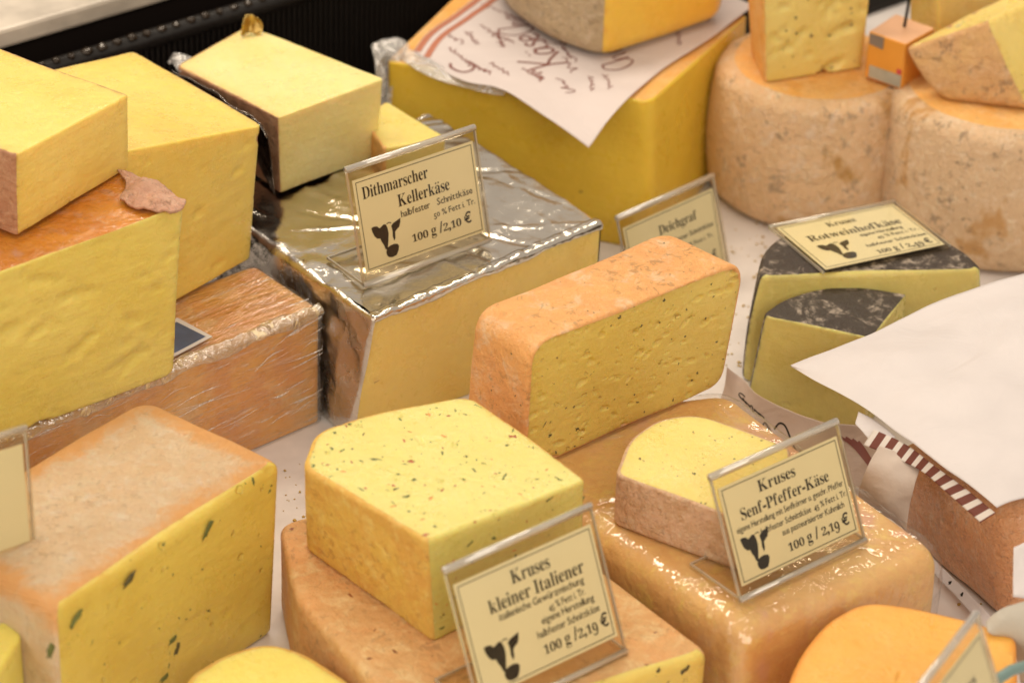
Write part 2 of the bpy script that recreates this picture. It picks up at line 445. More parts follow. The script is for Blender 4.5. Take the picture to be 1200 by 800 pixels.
def ribbon_on(ev, lines, width, mat, parent, name='print', lift=.00035):
    """lines in (s,t); flat printed strokes riding just above the sheet"""
    VV, FF = [], []; k = 0
    for ln in lines:
        pts = np.array([ev(*q) for q in ln]); wd = np.array([q[2] if len(q) > 2 else 1. for q in [tuple(x) for x in ln]])
        if len(pts) < 2: continue
        e = 1e-3
        for i in range(len(pts)):
            a = pts[max(i-1, 0)]; b = pts[min(i+1, len(pts)-1)]; d = b-a; d /= np.linalg.norm(d)+1e-9
            s, t = ln[i][:2]; n = np.cross(ev(s+e*5, t)-ev(s-e*5, t), ev(s, t+e*5)-ev(s, t-e*5)); n /= np.linalg.norm(n)+1e-9
            if n@(CAM-pts[i]) < 0: n = -n
            sd_ = np.cross(d, n)*width*wd[i]/2
            VV += [pts[i]+sd_+n*lift, pts[i]-sd_+n*lift]
            if i: FF.append((k+2*i-2, k+2*i-1, k+2*i+1, k+2*i))
        k += 2*len(pts)
    return mesh(name, VV, FF, mat, parent)
def evw(ev): return lambda s, t, w_=None: ev(s, t)

# ------------------------------------------------------------------ boxes and tubes
def box(name, o, ex, ey, ez, mat, parent, bev=0.):
    """box from corner o with edge vectors"""
    o, ex, ey, ez = map(np.array, (o, ex, ey, ez))
    v = [o+a*ex+b*ey+c*ez for a in (0, 1) for b in (0, 1) for c in (0, 1)]
    f = [(0, 1, 3, 2), (4, 6, 7, 5), (0, 4, 5, 1), (2, 3, 7, 6), (0, 2, 6, 4), (1, 5, 7, 3)]
    if np.cross(ex, ey)@ez < 0: f = [q[::-1] for q in f]
    ob = mesh(name, v, f, mat, parent, smooth=False)
    if bev:
        md = ob.modifiers.new('edge', 'BEVEL'); md.width = bev; md.segments = 2
    return ob
def tube(name, pts, r, mat, parent, n=8):
    pts = [np.array(p, float) for p in pts]; V, F = [], []
    for i, p in enumerate(pts):
        d = pts[min(i+1, len(pts)-1)]-pts[max(i-1, 0)]; d /= np.linalg.norm(d)
        a = np.cross(d, [0, 0, 1.] if abs(d[2]) < .9 else [1., 0, 0]); a /= np.linalg.norm(a); b = np.cross(d, a)
        for k in range(n): V.append(p+r*(math.cos(k*2*math.pi/n)*a+math.sin(k*2*math.pi/n)*b))
        if i:
            for k in range(n): F.append(((i-1)*n+k, (i-1)*n+(k+1) % n, i*n+(k+1) % n, i*n+k))
    F.append(tuple(range(n))[::-1]); F.append(tuple((len(pts)-1)*n+k for k in range(n)))
    return mesh(name, V, F, mat, parent)

# ------------------------------------------------------------------ lettering
def _mb(c):
    if 'A' <= c <= 'Z': return chr(0x1D400+ord(c)-65)
    if 'a' <= c <= 'z': return chr(0x1D41A+ord(c)-97)
    if '0' <= c <= '9': return chr(0x1D7CE+ord(c)-48)
    return c
GL = {}
def glyph(c, off):
    k = (c, off)
    if k in GL: return GL[k]
    cu = bpy.data.curves.new('g', 'FONT'); base = {'ä': 'a', 'ö': 'o', 'ü': 'u'}.get(c, c)
    sm = off > .05; cu.body = base if sm else _mb(base); cu.size = 1; cu.resolution_u = 2; cu.offset = .004 if sm else (off if _mb(base) != base else max(off+.02, .008))
    ob = bpy.data.objects.new('g', cu); COL.objects.link(ob); dg = bpy.context.evaluated_depsgraph_get()
    me = ob.evaluated_get(dg).to_mesh(); v = np.array([x.co[:2] for x in me.vertices]).reshape(-1, 2); f = [tuple(p.vertices) for p in me.polygons]
    ob.evaluated_get(dg).to_mesh_clear(); bpy.data.objects.remove(ob); bpy.data.curves.remove(cu)
    if c in 'äöü' and len(v):
        cx = (v[:, 0].min()+v[:, 0].max())/2
        for dx in (-.11, .11):
            a = len(v); v = np.concatenate([v, [(cx+dx+.055*math.cos(t*math.pi/4), .60+.055*math.sin(t*math.pi/4)) for t in range(8)]]); f.append(tuple(range(a, a+8)))
    if c in '012' and len(v): v = v*[.92, .70]
    if c in '345679' and len(v): v = v*[.9, .95]-[0, .22]
    GL[k] = (v, f); return GL[k]
def text2d(s, off=-.012, gap=.045):
    x = 0; V = []; F = []; k = 0
    for c in s:
        if c == ' ': x += .24; continue
        v, f = glyph(c, off)
        if not len(v): continue
        v = v-[v[:, 0].min(), 0]; V.append(v+[x, 0]); F += [tuple(i+k for i in q) for q in f]; k += len(v); x += v[:, 0].max()+gap
    return np.concatenate(V), F, x-gap

COW = {  # head patches of the cow emblem, unit square, y up
 'left': [(0, .98), (.08, 1.0), (.19, .98), (.27, .90), (.33, .93), (.42, .97), (.49, .95), (.53, .84), (.54, .68), (.50, .50), (.46, .36), (.42, .24), (.36, .28), (.33, .40), (.28, .50), (.24, .62), (.14, .64), (.06, .74), (.02, .86)],
 'right': [(.66, .86), (.74, .92), (.86, .95), (1.0, .99), (.97, .86), (.92, .76), (.82, .71), (.76, .66), (.74, .50), (.69, .42), (.66, .56), (.68, .70)],
 'muzzle': [(.37, .20), (.44, .30), (.54, .33), (.66, .34), (.78, .31), (.82, .24), (.78, .12), (.70, .01), (.56, -.01), (.44, .02), (.38, .10)],
 'brow': [(.51, .96), (.60, .99), (.68, .95), (.66, .93), (.60, .965), (.53, .94)],
}
def tri_fan(poly):
    from mathutils.geometry import tessellate_polygon
    return [tuple(t) for t in tessellate_polygon([[Vector((x, y, 0)) for x, y in poly]])]

mat_card = plain('card_paper', (.86, .80, .54, 1), .6, bump=.0001, var=.04)
mat_ink = plain('black_ink', (.010, .008, .006, 1), .5, var=.0)
mat_inkbrown = plain('faded_ink', (.10, .07, .04, 1), .5, var=.0)
def acrylic(name, fac=.08, tint=(.97, .95, .9, 1), milk=.03):
    m = M(name); g = m.n.new('ShaderNodeBsdfGlossy'); g.inputs['Roughness'].default_value = .06
    t = m.n.new('ShaderNodeBsdfTransparent'); t.inputs[0].default_value = tint
    d = m.n.new('ShaderNodeBsdfDiffuse'); d.inputs[0].default_value = (.85, .8, .7, 1)
    a = m.n.new('ShaderNodeMixShader'); a.inputs[0].default_value = milk; m.L(t.outputs[0], a.inputs[1]); m.L(d.outputs[0], a.inputs[2])
    fr = m.n.new('ShaderNodeLayerWeight'); fr.inputs[0].default_value = .5; fz = m.math('MULTIPLY', m.math('POWER', fr.outputs['Facing'], 4.), .5)
    b = m.n.new('ShaderNodeMixShader'); m.L(m.math('ADD', fz, fac), b.inputs[0]); m.L(a.outputs[0], b.inputs[1]); m.L(g.outputs[0], b.inputs[2])
    m.L(b.outputs[0], m.out.inputs['Surface']); return m.m
mat_acr = acrylic('clear_acrylic', .018, milk=.004); mat_acr_edge = acrylic('acrylic_edge', .30, (.86, .82, .72, 1), .42)

def tag(pose, label, lines, cow=None, border=True, top=.0085, bottom=.0115, side=.0035, ink=None, base=True, faint=False):
    x, y, z, yaw, lean, roll, W, H = pose
    ex = np.array([math.cos(yaw), math.sin(yaw), 0.]); n = np.array([-math.sin(yaw), math.cos(yaw), 0.])
    up = np.array([0, 0, 1.])*math.cos(lean)+n*math.sin(lean)
    ex, up = ex*math.cos(roll)+up*math.sin(roll), -ex*math.sin(roll)+up*math.cos(roll)
    f = -np.cross(ex, up)*-1; f = np.cross(ex, up)                  # towards the viewer
    if f@(CAM-np.array([x, y, z])) < 0: f = -f
    o = np.array([x, y, z+.0006])
    t = thing('price_tag', (x, y, z), label, 'price tag', 'price tags in clear holders among the cheeses')
    th = .0012
    box('front_pane', o, ex*W, up*H, -f*th, mat_acr, t, .0003)
    box('back_pane', o-f*.0034, ex*W, up*(H), -f*th, mat_acr, t, .0003)
    card_o = o+ex*side+up*bottom-f*.0016; cw, ch = W-2*side, H-top-bottom
    c = box('card', card_o, ex*cw, up*ch, -f*.0006, mat_card, t)
    # rounded ridge along the top fold, foot and side edges
    tube('top_fold', [o+up*H-f*.0023, o+up*H-f*.0023+ex*W], .0024, mat_acr_edge, t)
    for sgn in (0, 1):
        box('side_edge', o+ex*(W*sgn-(.0009 if sgn else 0))-f*.0013, ex*.0009, up*H, -f*.002, mat_acr_edge, t)
    if base:
        tube('foot_fold', [o-f*.0018+up*.0015, o-f*.0018+ex*W+up*.0015], .0021, mat_acr_edge, t)
        b = box('base_plate', o+n*.002-np.array([0, 0, .0003]), ex*W, n*.043, np.array([0, 0, .0016]), mat_acr, t, .0003)
        for sgn in (0, 1): box('base_edge', o+n*.002+ex*(W*sgn-(.0008 if sgn else 0))-np.array([0, 0, .0002]), ex*.0008, n*.043, np.array([0, 0, .0019]), mat_acr_edge, t)
        box('base_edge', o+n*.0452-np.array([0, 0, .0002]), ex*W, n*.0008, np.array([0, 0, .0019]), mat_acr_edge, t)
    pl = lambda q: card_o+f*.00022+ex*q[0]*cw+up*q[1]*ch
    ink = ink or mat_ink
    if border:
        m_, wd = .022, .00045
        cs = [(m_, m_*1.4), (1-m_, m_*1.4), (1-m_, 1-m_*1.4), (m_, 1-m_*1.4)]; V, F = [], []
        for i in range(4):
            a = pl(cs[i]); b = pl(cs[(i+1) % 4]); d = (b-a)/np.linalg.norm(b-a); s = np.cross(d, f)*wd/2; k = len(V)
            V += [a-s-d*wd/2, b-s+d*wd/2, b+s+d*wd/2, a+s-d*wd/2]; F.append((k, k+1, k+2, k+3))
        # drop overlap in corners by lifting alternate strokes a hair
        V = [v+f*(.00002 if (i//4) % 2 else 0) for i, v in enumerate(V)]
        mesh('printed_border', V, F, ink, c, smooth=False)
    for (s, x0, x1, yy, size) in lines:
        v, F, wdt = text2d(s, -.0035 if size > .12 else .1)
        sx = (x1-x0)*cw/wdt; sy = size*ch
        V = [card_o+f*(.00024+.00001*(i % 3 == 9))+ex*(x0*cw+q[0]*sx)+up*(yy*ch+q[1]*sy) for i, q in enumerate(v)]
        mesh('printed_line', V, F, ink, c, smooth=False)
    if cow:
        cx, cy, cs_, chh = cow
        V, F = [], []
        for k_, poly in COW.items():
            a = len(V); V += [card_o+f*.00025+ex*(cx*cw+q[0]*cs_*cw)+up*(cy*ch+q[1]*chh*ch) for q in poly]; F += [tuple(i+a for i in q) for q in tri_fan(poly)]
        mesh('cow_emblem', V, F, ink, c, smooth=False)
    return t

# ================================================================== THE SETTING
mat_table = plain('white_tray', (.82, .77, .74, 1), .32, bump=.0006, bs=50, var=.14)
def flat(name, pts, z, mat, thick=.02):
    V = [(x, y, z) for x, y in pts]+[(x, y, z-thick) for x, y in pts]; n = len(pts)
    F = [tuple(range(n)), tuple(range(2*n-1, n-1, -1))]+[(i, i+n, (i+1) % n+n, (i+1) % n) for i in range(n)]
    return mesh(name, V, F, mat, None, smooth=False)
meta(flat('counter_surface', [(-1.4, -1.1), (1.4, -1.1), (1.4, 1.6), (-1.4, 1.6)], 0, mat_table), kind='structure')

# black fluted border of the display, and the pale ledge behind it
mat_black = plain('black_plastic', (.008, .006, .005, 1), .5, sp=.25, bump=.0008, bs=90)
ZR = .15
a = P(60, 75, ZR); b = P(310, 0, ZR); d = (b-a)[:2]/np.linalg.norm((b-a)[:2]); nb = np.array([-d[1], d[0]])
d3 = np.array([d[0], d[1], 0]); n3 = np.array([nb[0], nb[1], 0]); a0 = np.array([a[0], a[1], 0])-d3*.35; LEN = 1.5
bp = thing('display_border', a0+d3*.5, 'black fluted plastic border with beaded rim behind the cheeses', 'border')
box('panel', a0+n3*.004, d3*LEN, n3*.012, np.array([0, 0, ZR-.004]), mat_black, bp, .001)
V, F = [], []
for k in range(300):
    o = a0+d3*(.005*k); pr = [(0, .004), (.0009, .0012), (.0021, 0), (.0033, .0012), (.0042, .004)]; q = len(V)
    for (s, t_) in pr: V += [o+d3*s+n3*t_, o+d3*s+n3*t_+np.array([0, 0, ZR-.012])]
    F += [(q+2*i, q+2*i+2, q+2*i+3, q+2*i+1) for i in range(4)]
meta(mesh('flutes', V, F, mat_black, bp, smooth=False), kind='stuff')
tube('rim', [a0+np.array([0, 0, ZR-.006])+n3*.004, a0+d3*LEN+np.array([0, 0, ZR-.006])+n3*.004], .007, mat_black, bp, 12)
mat_bead = plain('rim_gloss', (.03, .02, .012, 1), .16, metallic=.2)
V, F = [], []
rs = np.random.RandomState(3)
for k in range(95):
    v, f = BL[k % 5]; p = a0+d3*(.013*k+.004)+np.array([0, 0, ZR+.0005])+n3*.0015; s = .0030+.0010*rs.rand(); q = len(V)
    V += list(p+v*s*np.array([1, 1, .7])); F += [tuple(i+q for i in x) for x in f]
meta(mesh('beads', V, F, mat_bead, bp), kind='stuff')
qf = (P(852, 78, 0)-a0)@n3
bx = box('gap_shade_strip', a0+n3*qf-d3*.6+np.array([0, 0, .0008]), d3*2.8, n3*(-.004-qf), np.array([0, 0, .004]), plain('gap_shade_black', (.012, .009, .007, 1), .6, sp=.3), None); meta(bx, kind='structure')  # black strip added over the white counter, painting the dark shaded gaps behind
# trough top and pale ledge
q0 = P(0, 36, ZR+.02); ql = (q0-a0)@n3
mtr = plain('trough_black', (.008, .005, .004, 1), .9, sp=.1)
bx = box('back_trough', a0+n3*.018-d3*.6, d3*2.6, n3*(ql-.02), np.array([0, 0, ZR-.05]), mtr, None); meta(bx, kind='structure')
mled = plain('pale_ledge_stone', (.62, .55, .46, 1), .4, bump=.001, bs=40, var=.3)
bx = box('back_riser', a0+n3*(ql+.004)-d3*.6, d3*2.6, n3*.4, np.array([0, 0, ZR+.002]), mtr, None); meta(bx, kind='structure')
bx = box('back_ledge', a0+n3*ql-d3*.6+np.array([0, 0, ZR+.0045]), d3*2.6, n3*.4, np.array([0, 0, .0155]), mled, None, .003); meta(bx, kind='structure')

# ================================================================== MATERIALS
Y_pale = paste('pale_cheese', (.85, .72, .32, 1), (.83, .67, .25, 1), rim=(.62, .32, .08, 1), rimw=.0025, sss=.4, smear=.25)
Y_B = paste('butter_yellow_cheese', (.84, .65, .16, 1), (.81, .59, .12, 1), rim=(.36, .16, .04, 1), rimw=.0028, smear=.35)
Y_A = paste('golden_cheese', (.85, .65, .18, 1), (.82, .60, .14, 1), rim=(.42, .20, .06, 1), rimw=.0028, pits=.25, pscale=30, smear=.5)
Y_C = paste('lemon_cheese_wrinkled', (.79, .65, .17, 1), (.76, .60, .13, 1), rim=(.70, .34, .06, 1), rimw=.002, smear=.6, rot=(.15, .1, 0))
Y_F = paste('ivory_cheese', (.84, .66, .20, 1), (.82, .60, .15, 1), rim=(.62, .40, .14, 1), rimw=.003, pits=.12, smear=.15)
Y_H = paste('deep_yellow_cheese', (.80, .55, .06, 1), (.76, .50, .045, 1), rim=(.72, .30, .06, 1), rimw=.002, pits=.1, pscale=60, smear=.2)
Y_U = paste('brick_cheese_interior', (.77, .60, .16, 1), (.72, .53, .12, 1), rim=(.60, .28, .05, 1), rimw=.003, pits=1.0, pscale=105, stretch=(1, 1, 1.5), fine=1.2, smear=.3)
Y_V = paste('italian_cheese_interior', (.72, .66, .22, 1), (.69, .62, .18, 1), rim=(.72, .50, .10, 1), rimw=.003, pits=.35, pscale=120, smear=.3)
Y_X = paste('herb_cheese_interior', (.76, .60, .16, 1), (.70, .52, .11, 1), rim=(.70, .42, .10, 1), rimw=.004, pits=.5, pscale=90)
Y_Y = paste('mustard_cheese_interior', (.78, .66, .22, 1), (.75, .61, .17, 1), rim=(.76, .56, .14, 1), rimw=.003, pits=.2, pscale=120, smear=.25)
Y_Z = paste('orange_cheese', (.86, .46, .09, 1), (.84, .42, .07, 1), rim=(.80, .32, .04, 1), rimw=.004, pits=.12, pscale=70, smear=.3)
Y_AA = paste('seed_cheese_interior', (.72, .56, .12, 1), (.67, .49, .09, 1), rim=(.58, .26, .03, 1), rimw=.003, pits=.7, pscale=75, smear=.4)
Y_Q = paste('olive_yellow_cheese', (.70, .61, .22, 1), (.66, .55, .17, 1), rim=(.30, .26, .08, 1), rimw=.0025, pits=.4, pscale=60, stretch=(1, 1, 1.4), smear=.25)
Y_L = paste('holed_cheese', (.78, .62, .20, 1), (.74, .56, .16, 1), rim=(.75, .45, .12, 1), rimw=.003, pits=1.0, pscale=58, stretch=(.8, .8, 1.8), smear=.3)
Y_J = paste('smooth_golden_cheese', (.86, .56, .08, 1), (.84, .52, .07, 1), rim=(.74, .36, .06, 1), rimw=.005, smear=.2)
Y_AB = paste('lime_yellow_cheese', (.78, .68, .16, 1), (.74, .62, .12, 1), rim=(.7, .5, .1, 1), rimw=.003, smear=.3)

R_brown = rind('brown_rind', (.46, .24, .13, 1), (.40, .19, .10, 1), (.54, .32, .18, 1), sp=.3, bump=.6)
R_pink = rind('pinkish_brown_rind', (.64, .37, .25, 1), (.56, .30, .20, 1), (.70, .46, .32, 1), sp=.4)
R_glaze = rind('glazed_orange_rind', (.62, .24, .03, 1), (.56, .18, .02, 1), (.55, .26, .14, 1), sp=.2, rough=.3, coat=.9, mott=.2, bump=.35)
R_U = rind('washed_orange_rind', (.82, .42, .15, 1), (.78, .38, .14, 1), (.80, .54, .32, 1), spot=(.16, .12, .05, 1), sp=.4, scale=22, bump=.75, mott=.22)
R_K = rind('pale_mottled_rind', (.80, .53, .30, 1), (.76, .50, .27, 1), (.82, .62, .44, 1), spot=(.30, .22, .15, 1), sp=.6, sps=3.2, scale=26, patch=(.50, .26, .06, 1), mott=.3)
R_Ktop = rind('orange_top_rind', (.84, .42, .10, 1), (.82, .47, .16, 1), (.84, .50, .22, 1), sp=.15, scale=30, bump=.7, mott=.3)
R_N = rind('tan_freckled_rind', (.72, .50, .30, 1), (.68, .47, .28, 1), (.78, .60, .42, 1), spot=(.14, .09, .06, 1), sp=.55, sps=4., scale=34, patch=(.56, .30, .10, 1), mott=.35, bump=.8)
R_O = rind('brown_wedge_rind', (.72, .44, .18, 1), (.66, .38, .17, 1), (.70, .46, .26, 1), spot=(.13, .08, .05, 1), sp=.5, sps=3.5, scale=30, mott=.25)
R_AA = rind('cloth_marked_rind', (.82, .62, .40, 1), (.80, .56, .33, 1), (.84, .68, .50, 1), spot=(.35, .22, .12, 1), sp=.3, scale=26, grain=5., edge=(.84, .42, .14, 1), mott=.25, bump=.5)
R_W = rind('wrapped_pink_orange_rind', (.80, .48, .17, 1), (.74, .40, .13, 1), (.84, .58, .16, 1), spot=(.30, .12, .05, 1), sp=.06, scale=18, bump=.4, rough=.35, mott=.22, patch=(.74, .40, .24, 1))
R_X = rind('brown_orange_rind', (.72, .38, .15, 1), (.68, .40, .17, 1), (.78, .56, .28, 1), spot=(.18, .09, .04, 1), sp=.35, scale=22, bump=.7, mott=.25)
R_V = rind('thin_amber_rind', (.74, .50, .11, 1), (.68, .38, .09, 1), (.76, .56, .18, 1), spot=(.3, .12, .04, 1), sp=.4, scale=30, bump=.5, mott=.3)
R_Y = rind('rose_brown_rind', (.80, .53, .35, 1), (.68, .43, .25, 1), (.78, .58, .40, 1), spot=(.22, .10, .06, 1), sp=.35, scale=50, mott=.15)
R_Z = rind('orange_skin', (.80, .34, .06, 1), (.76, .30, .05, 1), (.82, .42, .12, 1), sp=.1, scale=24, bump=.4, mott=.05)
R_J = rind('grey_speckled_rind', (.58, .44, .27, 1), (.50, .37, .22, 1), (.66, .52, .36, 1), spot=(.16, .11, .08, 1), sp=.5, scale=34)
R_S = rind('pink_washed_rind', (.80, .43, .22, 1), (.76, .37, .17, 1), (.82, .54, .34, 1), spot=(.2, .07, .04, 1), sp=.3, scale=30, rough=.4, coat=.6, mott=.2)
R_E = rind('amber_wrapped_rind', (.88, .44, .05, 1), (.74, .28, .03, 1), (.84, .52, .20, 1), sp=0, scale=10, bump=.15, rough=.3, coat=.4, mott=.0)
def wax(name):
    m = M(name); v = m.coord((1, 1, 1), sd())
    cl = m.mix(m.ramp(m.noise(45, 6, .72, 1.0, v), .46, .60), (.035, .022, .016, 1), (.40, .33, .26, 1))
    cl = m.mix(m.ramp(m.noise(150, 4, .7, .5, v), .4, .62), (.04, .028, .02, 1), cl)
    n = m.bump(m.noise(240, 5, .7, .5, v), .0012, .9)
    m.set(Base_Color=cl, Roughness=.5, Normal=n); return m.m
R_wax = wax('black_bloomed_rind')
FOIL = foil_mat('silver_foil', (.80, .76, .68, 1), .13, 60, .007)
FOILS = foil_mat('crumpled_side_foil', (.78, .74, .68, 1), .2, 90, .010)
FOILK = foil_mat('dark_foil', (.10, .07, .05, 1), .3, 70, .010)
FILM_E = film_mat('stretched_film', (1.0, 8, 8), (0, 0, -.76), .12, .06, 10, .0050, .10)
FILM_W = film_mat('tight_film', (1, 1, 1), (0, 0, 0), .08, .014, 12, .0060, .08)
FILM_T = film_mat('loose_film', (1, 1, 1), (0, 0, 0), .10, .25, 50, .003, .15)
H_green = plain('green_herb', (.17, .19, .045, 1), .6, bump=.0002, var=.4)
H_dark = plain('dark_herb', (.13, .11, .035, 1), .55, bump=.0002, var=.4)
H_red = plain('red_pepper_flake', (.52, .12, .03, 1), .4, bump=.0002, var=.3)
H_rust = plain('rust_flake', (.28, .08, .02, 1), .45, var=.3)

def cheese(name, label, res, mats, base, names=None, cat='cheese', group='cheeses in the counter display'):
    t = thing(name, base, label, cat, group)
    solid(t, res, mats, names); return t
def creases(V, vn, n, amp, wdt, seed):
    rs = np.random.RandomState(seed); c = V.mean(0); L = np.abs(V-c).max(); h = np.zeros(len(V))
    for i in range(n):
        d = rs.randn(3); d /= np.linalg.norm(d); o = (rs.rand()*2-1)*L*.9; w_ = wdt*(.5+1.5*rs.rand())
        x = (V-c)@d-o+.004*vnoise(V*30, i)
        mk = np.clip(vnoise(V*16+i*3.1, i+seed)*2.2+.1, 0, 1)
        h += amp*(.4+rs.rand())*rs.choice([-1, 1], p=[.35, .65])*np.clip(1-np.abs(x)/w_, 0, 1)*mk
        h += amp*.5*rs.randn()*np.clip(x/.03, -1, 1)*mk*.5
    return V+vn*h[:, None]
def holes(res, n, lo, hi, depth, rs, flag='paste', elong=2.2, up=None, cond=None, lip=.12):
    V, faces, vn = res; V = V.copy(); ids = np.unique(np.array([i for f in faces[flag] for i in f])); W = V[ids]; base = W.copy(); D = np.zeros(len(ids)); NN = vn[ids]
    for p, nr in face_spots(res, flag, n, rs, cond=cond):
        u = np.array([0, 0, 1.]) if up is None else np.array(up, float)
        u = u-nr*(u@nr)+rs.randn(3)*.35; u -= nr*(u@nr); u /= np.linalg.norm(u); v = np.cross(nr, u)
        s = lo+(hi-lo)*rs.rand()**2; el = 1+(elong-1)*rs.rand(); q = base-p
        a = (q@v)/(s*el); b = (q@u)/(s/el**.4); c = (q@nr)/(s*2)
        r = np.sqrt(a*a+b*b+c*c*4)*(1+.3*vnoise(base*500, 3)); k = np.clip(1.35-r, 0, 1); k = k*k*(3-2*k)
        D = np.minimum(D, -k*s*depth)
        D += lip*s*np.exp(-((r-1.45)/.25)**2)*(D > -1e-6)
    V[ids] = base+NN*D[:, None]; return (V, faces, vn)
def crinkle(V, vn, amp, sc_, seed):
    r = np.abs(fbm(V+fbm(V, 25, 2, seed+7)[:, None]*.01, sc_, 3, seed)); r2 = np.abs(fbm(V, sc_*2.3, 2, seed+3))
    return V+vn*((amp*(.5-r)+amp*.4*(.5-r2))[:, None])
def mid(T, B):
    m = np.mean(B, axis=0); return (m[0], m[1], min(b[2] for b in B))

# ================================================================== BACK LEFT CORNER
# E: film-wrapped amber loaf at the left
T, B = down([(375, 362), (300, 312), (-85, 448), (-8, 520)], .088, 0)
res = loft(T, B, .004, ['r']*4, 'r', 'r', .003, .002, ds=.004, amp=.0004, nsc=30, seed=1)
t = cheese('wrapped_cheese_loaf', 'amber cheese loaf in stretched cling film with blue label, under two yellow blocks', res, {'r': R_E}, mid(T, B), {'r': 'rind'})
res = loft(T, B, .005, ['r']*4, 'r', 'r', .006, .002, ds=.0025, amp=.0008, nsc=55, seed=41, off=.0024)
V, faces, vn = res; V = creases(V, vn, 30, .0008, .005, 33); res = (V, faces, vn)
solid(t, res, {'r': FILM_E}, {'r': 'cling_film'})
fx = T[1]-T[0]; fx /= np.linalg.norm(fx); fx2 = (T[0]-T[3]); fx2 /= np.linalg.norm(fx2)
ax_ = T[1]-T[0]
def front_dir():
    a_, b_ = T[1], T[0]      # long front edge runs from the left end to the right end
    e = P(375, 362, .088)-P(-8, 520, .088); L = np.linalg.norm(e); e /= L; n = np.cross(e, [0, 0, 1.]); n /= np.linalg.norm(n)
    return e, L, (n if n@(CAM-T[0]) > 0 else -n)
fe, fL, fnn = front_dir(); f0 = P(-8, 520, .088)
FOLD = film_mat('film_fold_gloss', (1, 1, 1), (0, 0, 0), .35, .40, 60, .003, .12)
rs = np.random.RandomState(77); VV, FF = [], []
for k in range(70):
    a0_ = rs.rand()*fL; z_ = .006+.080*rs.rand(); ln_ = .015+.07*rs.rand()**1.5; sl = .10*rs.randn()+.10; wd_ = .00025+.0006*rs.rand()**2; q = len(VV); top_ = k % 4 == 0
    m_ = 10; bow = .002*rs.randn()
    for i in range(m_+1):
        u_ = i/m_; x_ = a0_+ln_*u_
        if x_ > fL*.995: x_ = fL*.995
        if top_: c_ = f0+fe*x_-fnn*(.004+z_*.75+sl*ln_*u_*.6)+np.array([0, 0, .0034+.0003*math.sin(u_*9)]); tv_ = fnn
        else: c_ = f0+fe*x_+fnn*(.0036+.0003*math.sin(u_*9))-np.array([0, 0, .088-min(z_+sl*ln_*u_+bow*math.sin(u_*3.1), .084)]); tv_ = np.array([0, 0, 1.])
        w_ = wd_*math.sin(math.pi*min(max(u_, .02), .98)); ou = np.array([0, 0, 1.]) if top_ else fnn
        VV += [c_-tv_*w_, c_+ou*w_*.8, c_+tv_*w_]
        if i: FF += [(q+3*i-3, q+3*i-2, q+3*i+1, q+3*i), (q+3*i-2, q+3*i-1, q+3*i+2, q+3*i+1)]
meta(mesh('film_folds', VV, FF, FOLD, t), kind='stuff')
up3 = np.array([0, 0, 1.])
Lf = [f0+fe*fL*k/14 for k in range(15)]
sheet('film_edge_highlight', [[p-fnn*(.003+.003*math.sin(k*1.7))+up3*.0036 for k, p in enumerate(Lf)], [p-fnn*.001+up3*.0040 for p in Lf], [p+fnn*.0036+up3*.0008 for p in Lf], [p+fnn*.0042-up3*(.003+.0016*math.sin(k*2.1)) for k, p in enumerate(Lf)]], film_mat('painted_edge_highlight', (1, 1, 1), (0, 0, 0), .22, .16, 40, .005, .12, (1., .78, .42, 1)), t, 200, 14, .0011, 120, 78, .0002, world=True)  # added film strip; its cream colour paints the highlight along the top-front edge
mat_lbl = plain('blue_label', (.10, .16, .30, 1), .3, var=.5); mat_lblw = plain('label_white', (.7, .68, .66, 1), .3)
ZL = .0915
def quad(name, pts, z, th, mat, par):
    T_, B_ = down(pts, z+th, z); V = T_+B_
    F = [(0, 1, 2, 3), (7, 6, 5, 4), (0, 4, 5, 1), (1, 5, 6, 2), (2, 6, 7, 3), (3, 7, 4, 0)]
    return mesh(name, V, F, mat, par, smooth=False)
lb = quad('label', [(203, 418), (249, 394), (208, 372), (160, 398)], ZL, .0004, mat_lblw, t)
quad('label_print', [(205, 413), (241, 394), (207, 377), (170, 398)], ZL+.0004, .0002, mat_lbl, lb)

# F: foil-wrapped block, cut face open
T, B = down([(438, 375), (705, 262), (502, 130), (245, 235)], .10, 0)
B[0] = P(412, 512, 0); B[3] = P(218, 345, 0)
res = loft(T, B, .003, ['paste', 'f', 'f', 's'], 'f', 'f', .0025, .002, ds=.0028, amp=.0006, nsc=45, seed=2)
V, faces, vn = res
t = thing('foil_wrapped_cheese', mid(T, B), 'large ivory cheese wrapped in silver foil, cut face open, under the Dithmarscher Kellerkäse tag', 'cheese', 'cheeses in the counter display')
solid(t, res, {'paste': Y_F}, {'paste': 'paste'})
# separate crinkled foil skin with its own folds
res = loft(T, B, .003, ['paste', 'f', 'f', 's'], 'f', 'f', .0025, .002, ds=.0018, amp=.0002, nsc=45, seed=2, off=.0003)
V, faces, vn = res
res_f = (creases(crinkle(V, vn, .0006, 22, 5)+vn*.0008, vn, 70, .0010, .005, 3), {'f': faces['f']}, vn); solid(t, res_f, {'f': FOIL}, {'f': 'foil_top'})
res_f = (creases(crinkle(V, vn, .0020, 22, 11), vn, 40, .0024, .008, 4), {'s': faces['s']}, vn); solid(t, res_f, {'s': FOILS}, {'s': 'foil_side'})
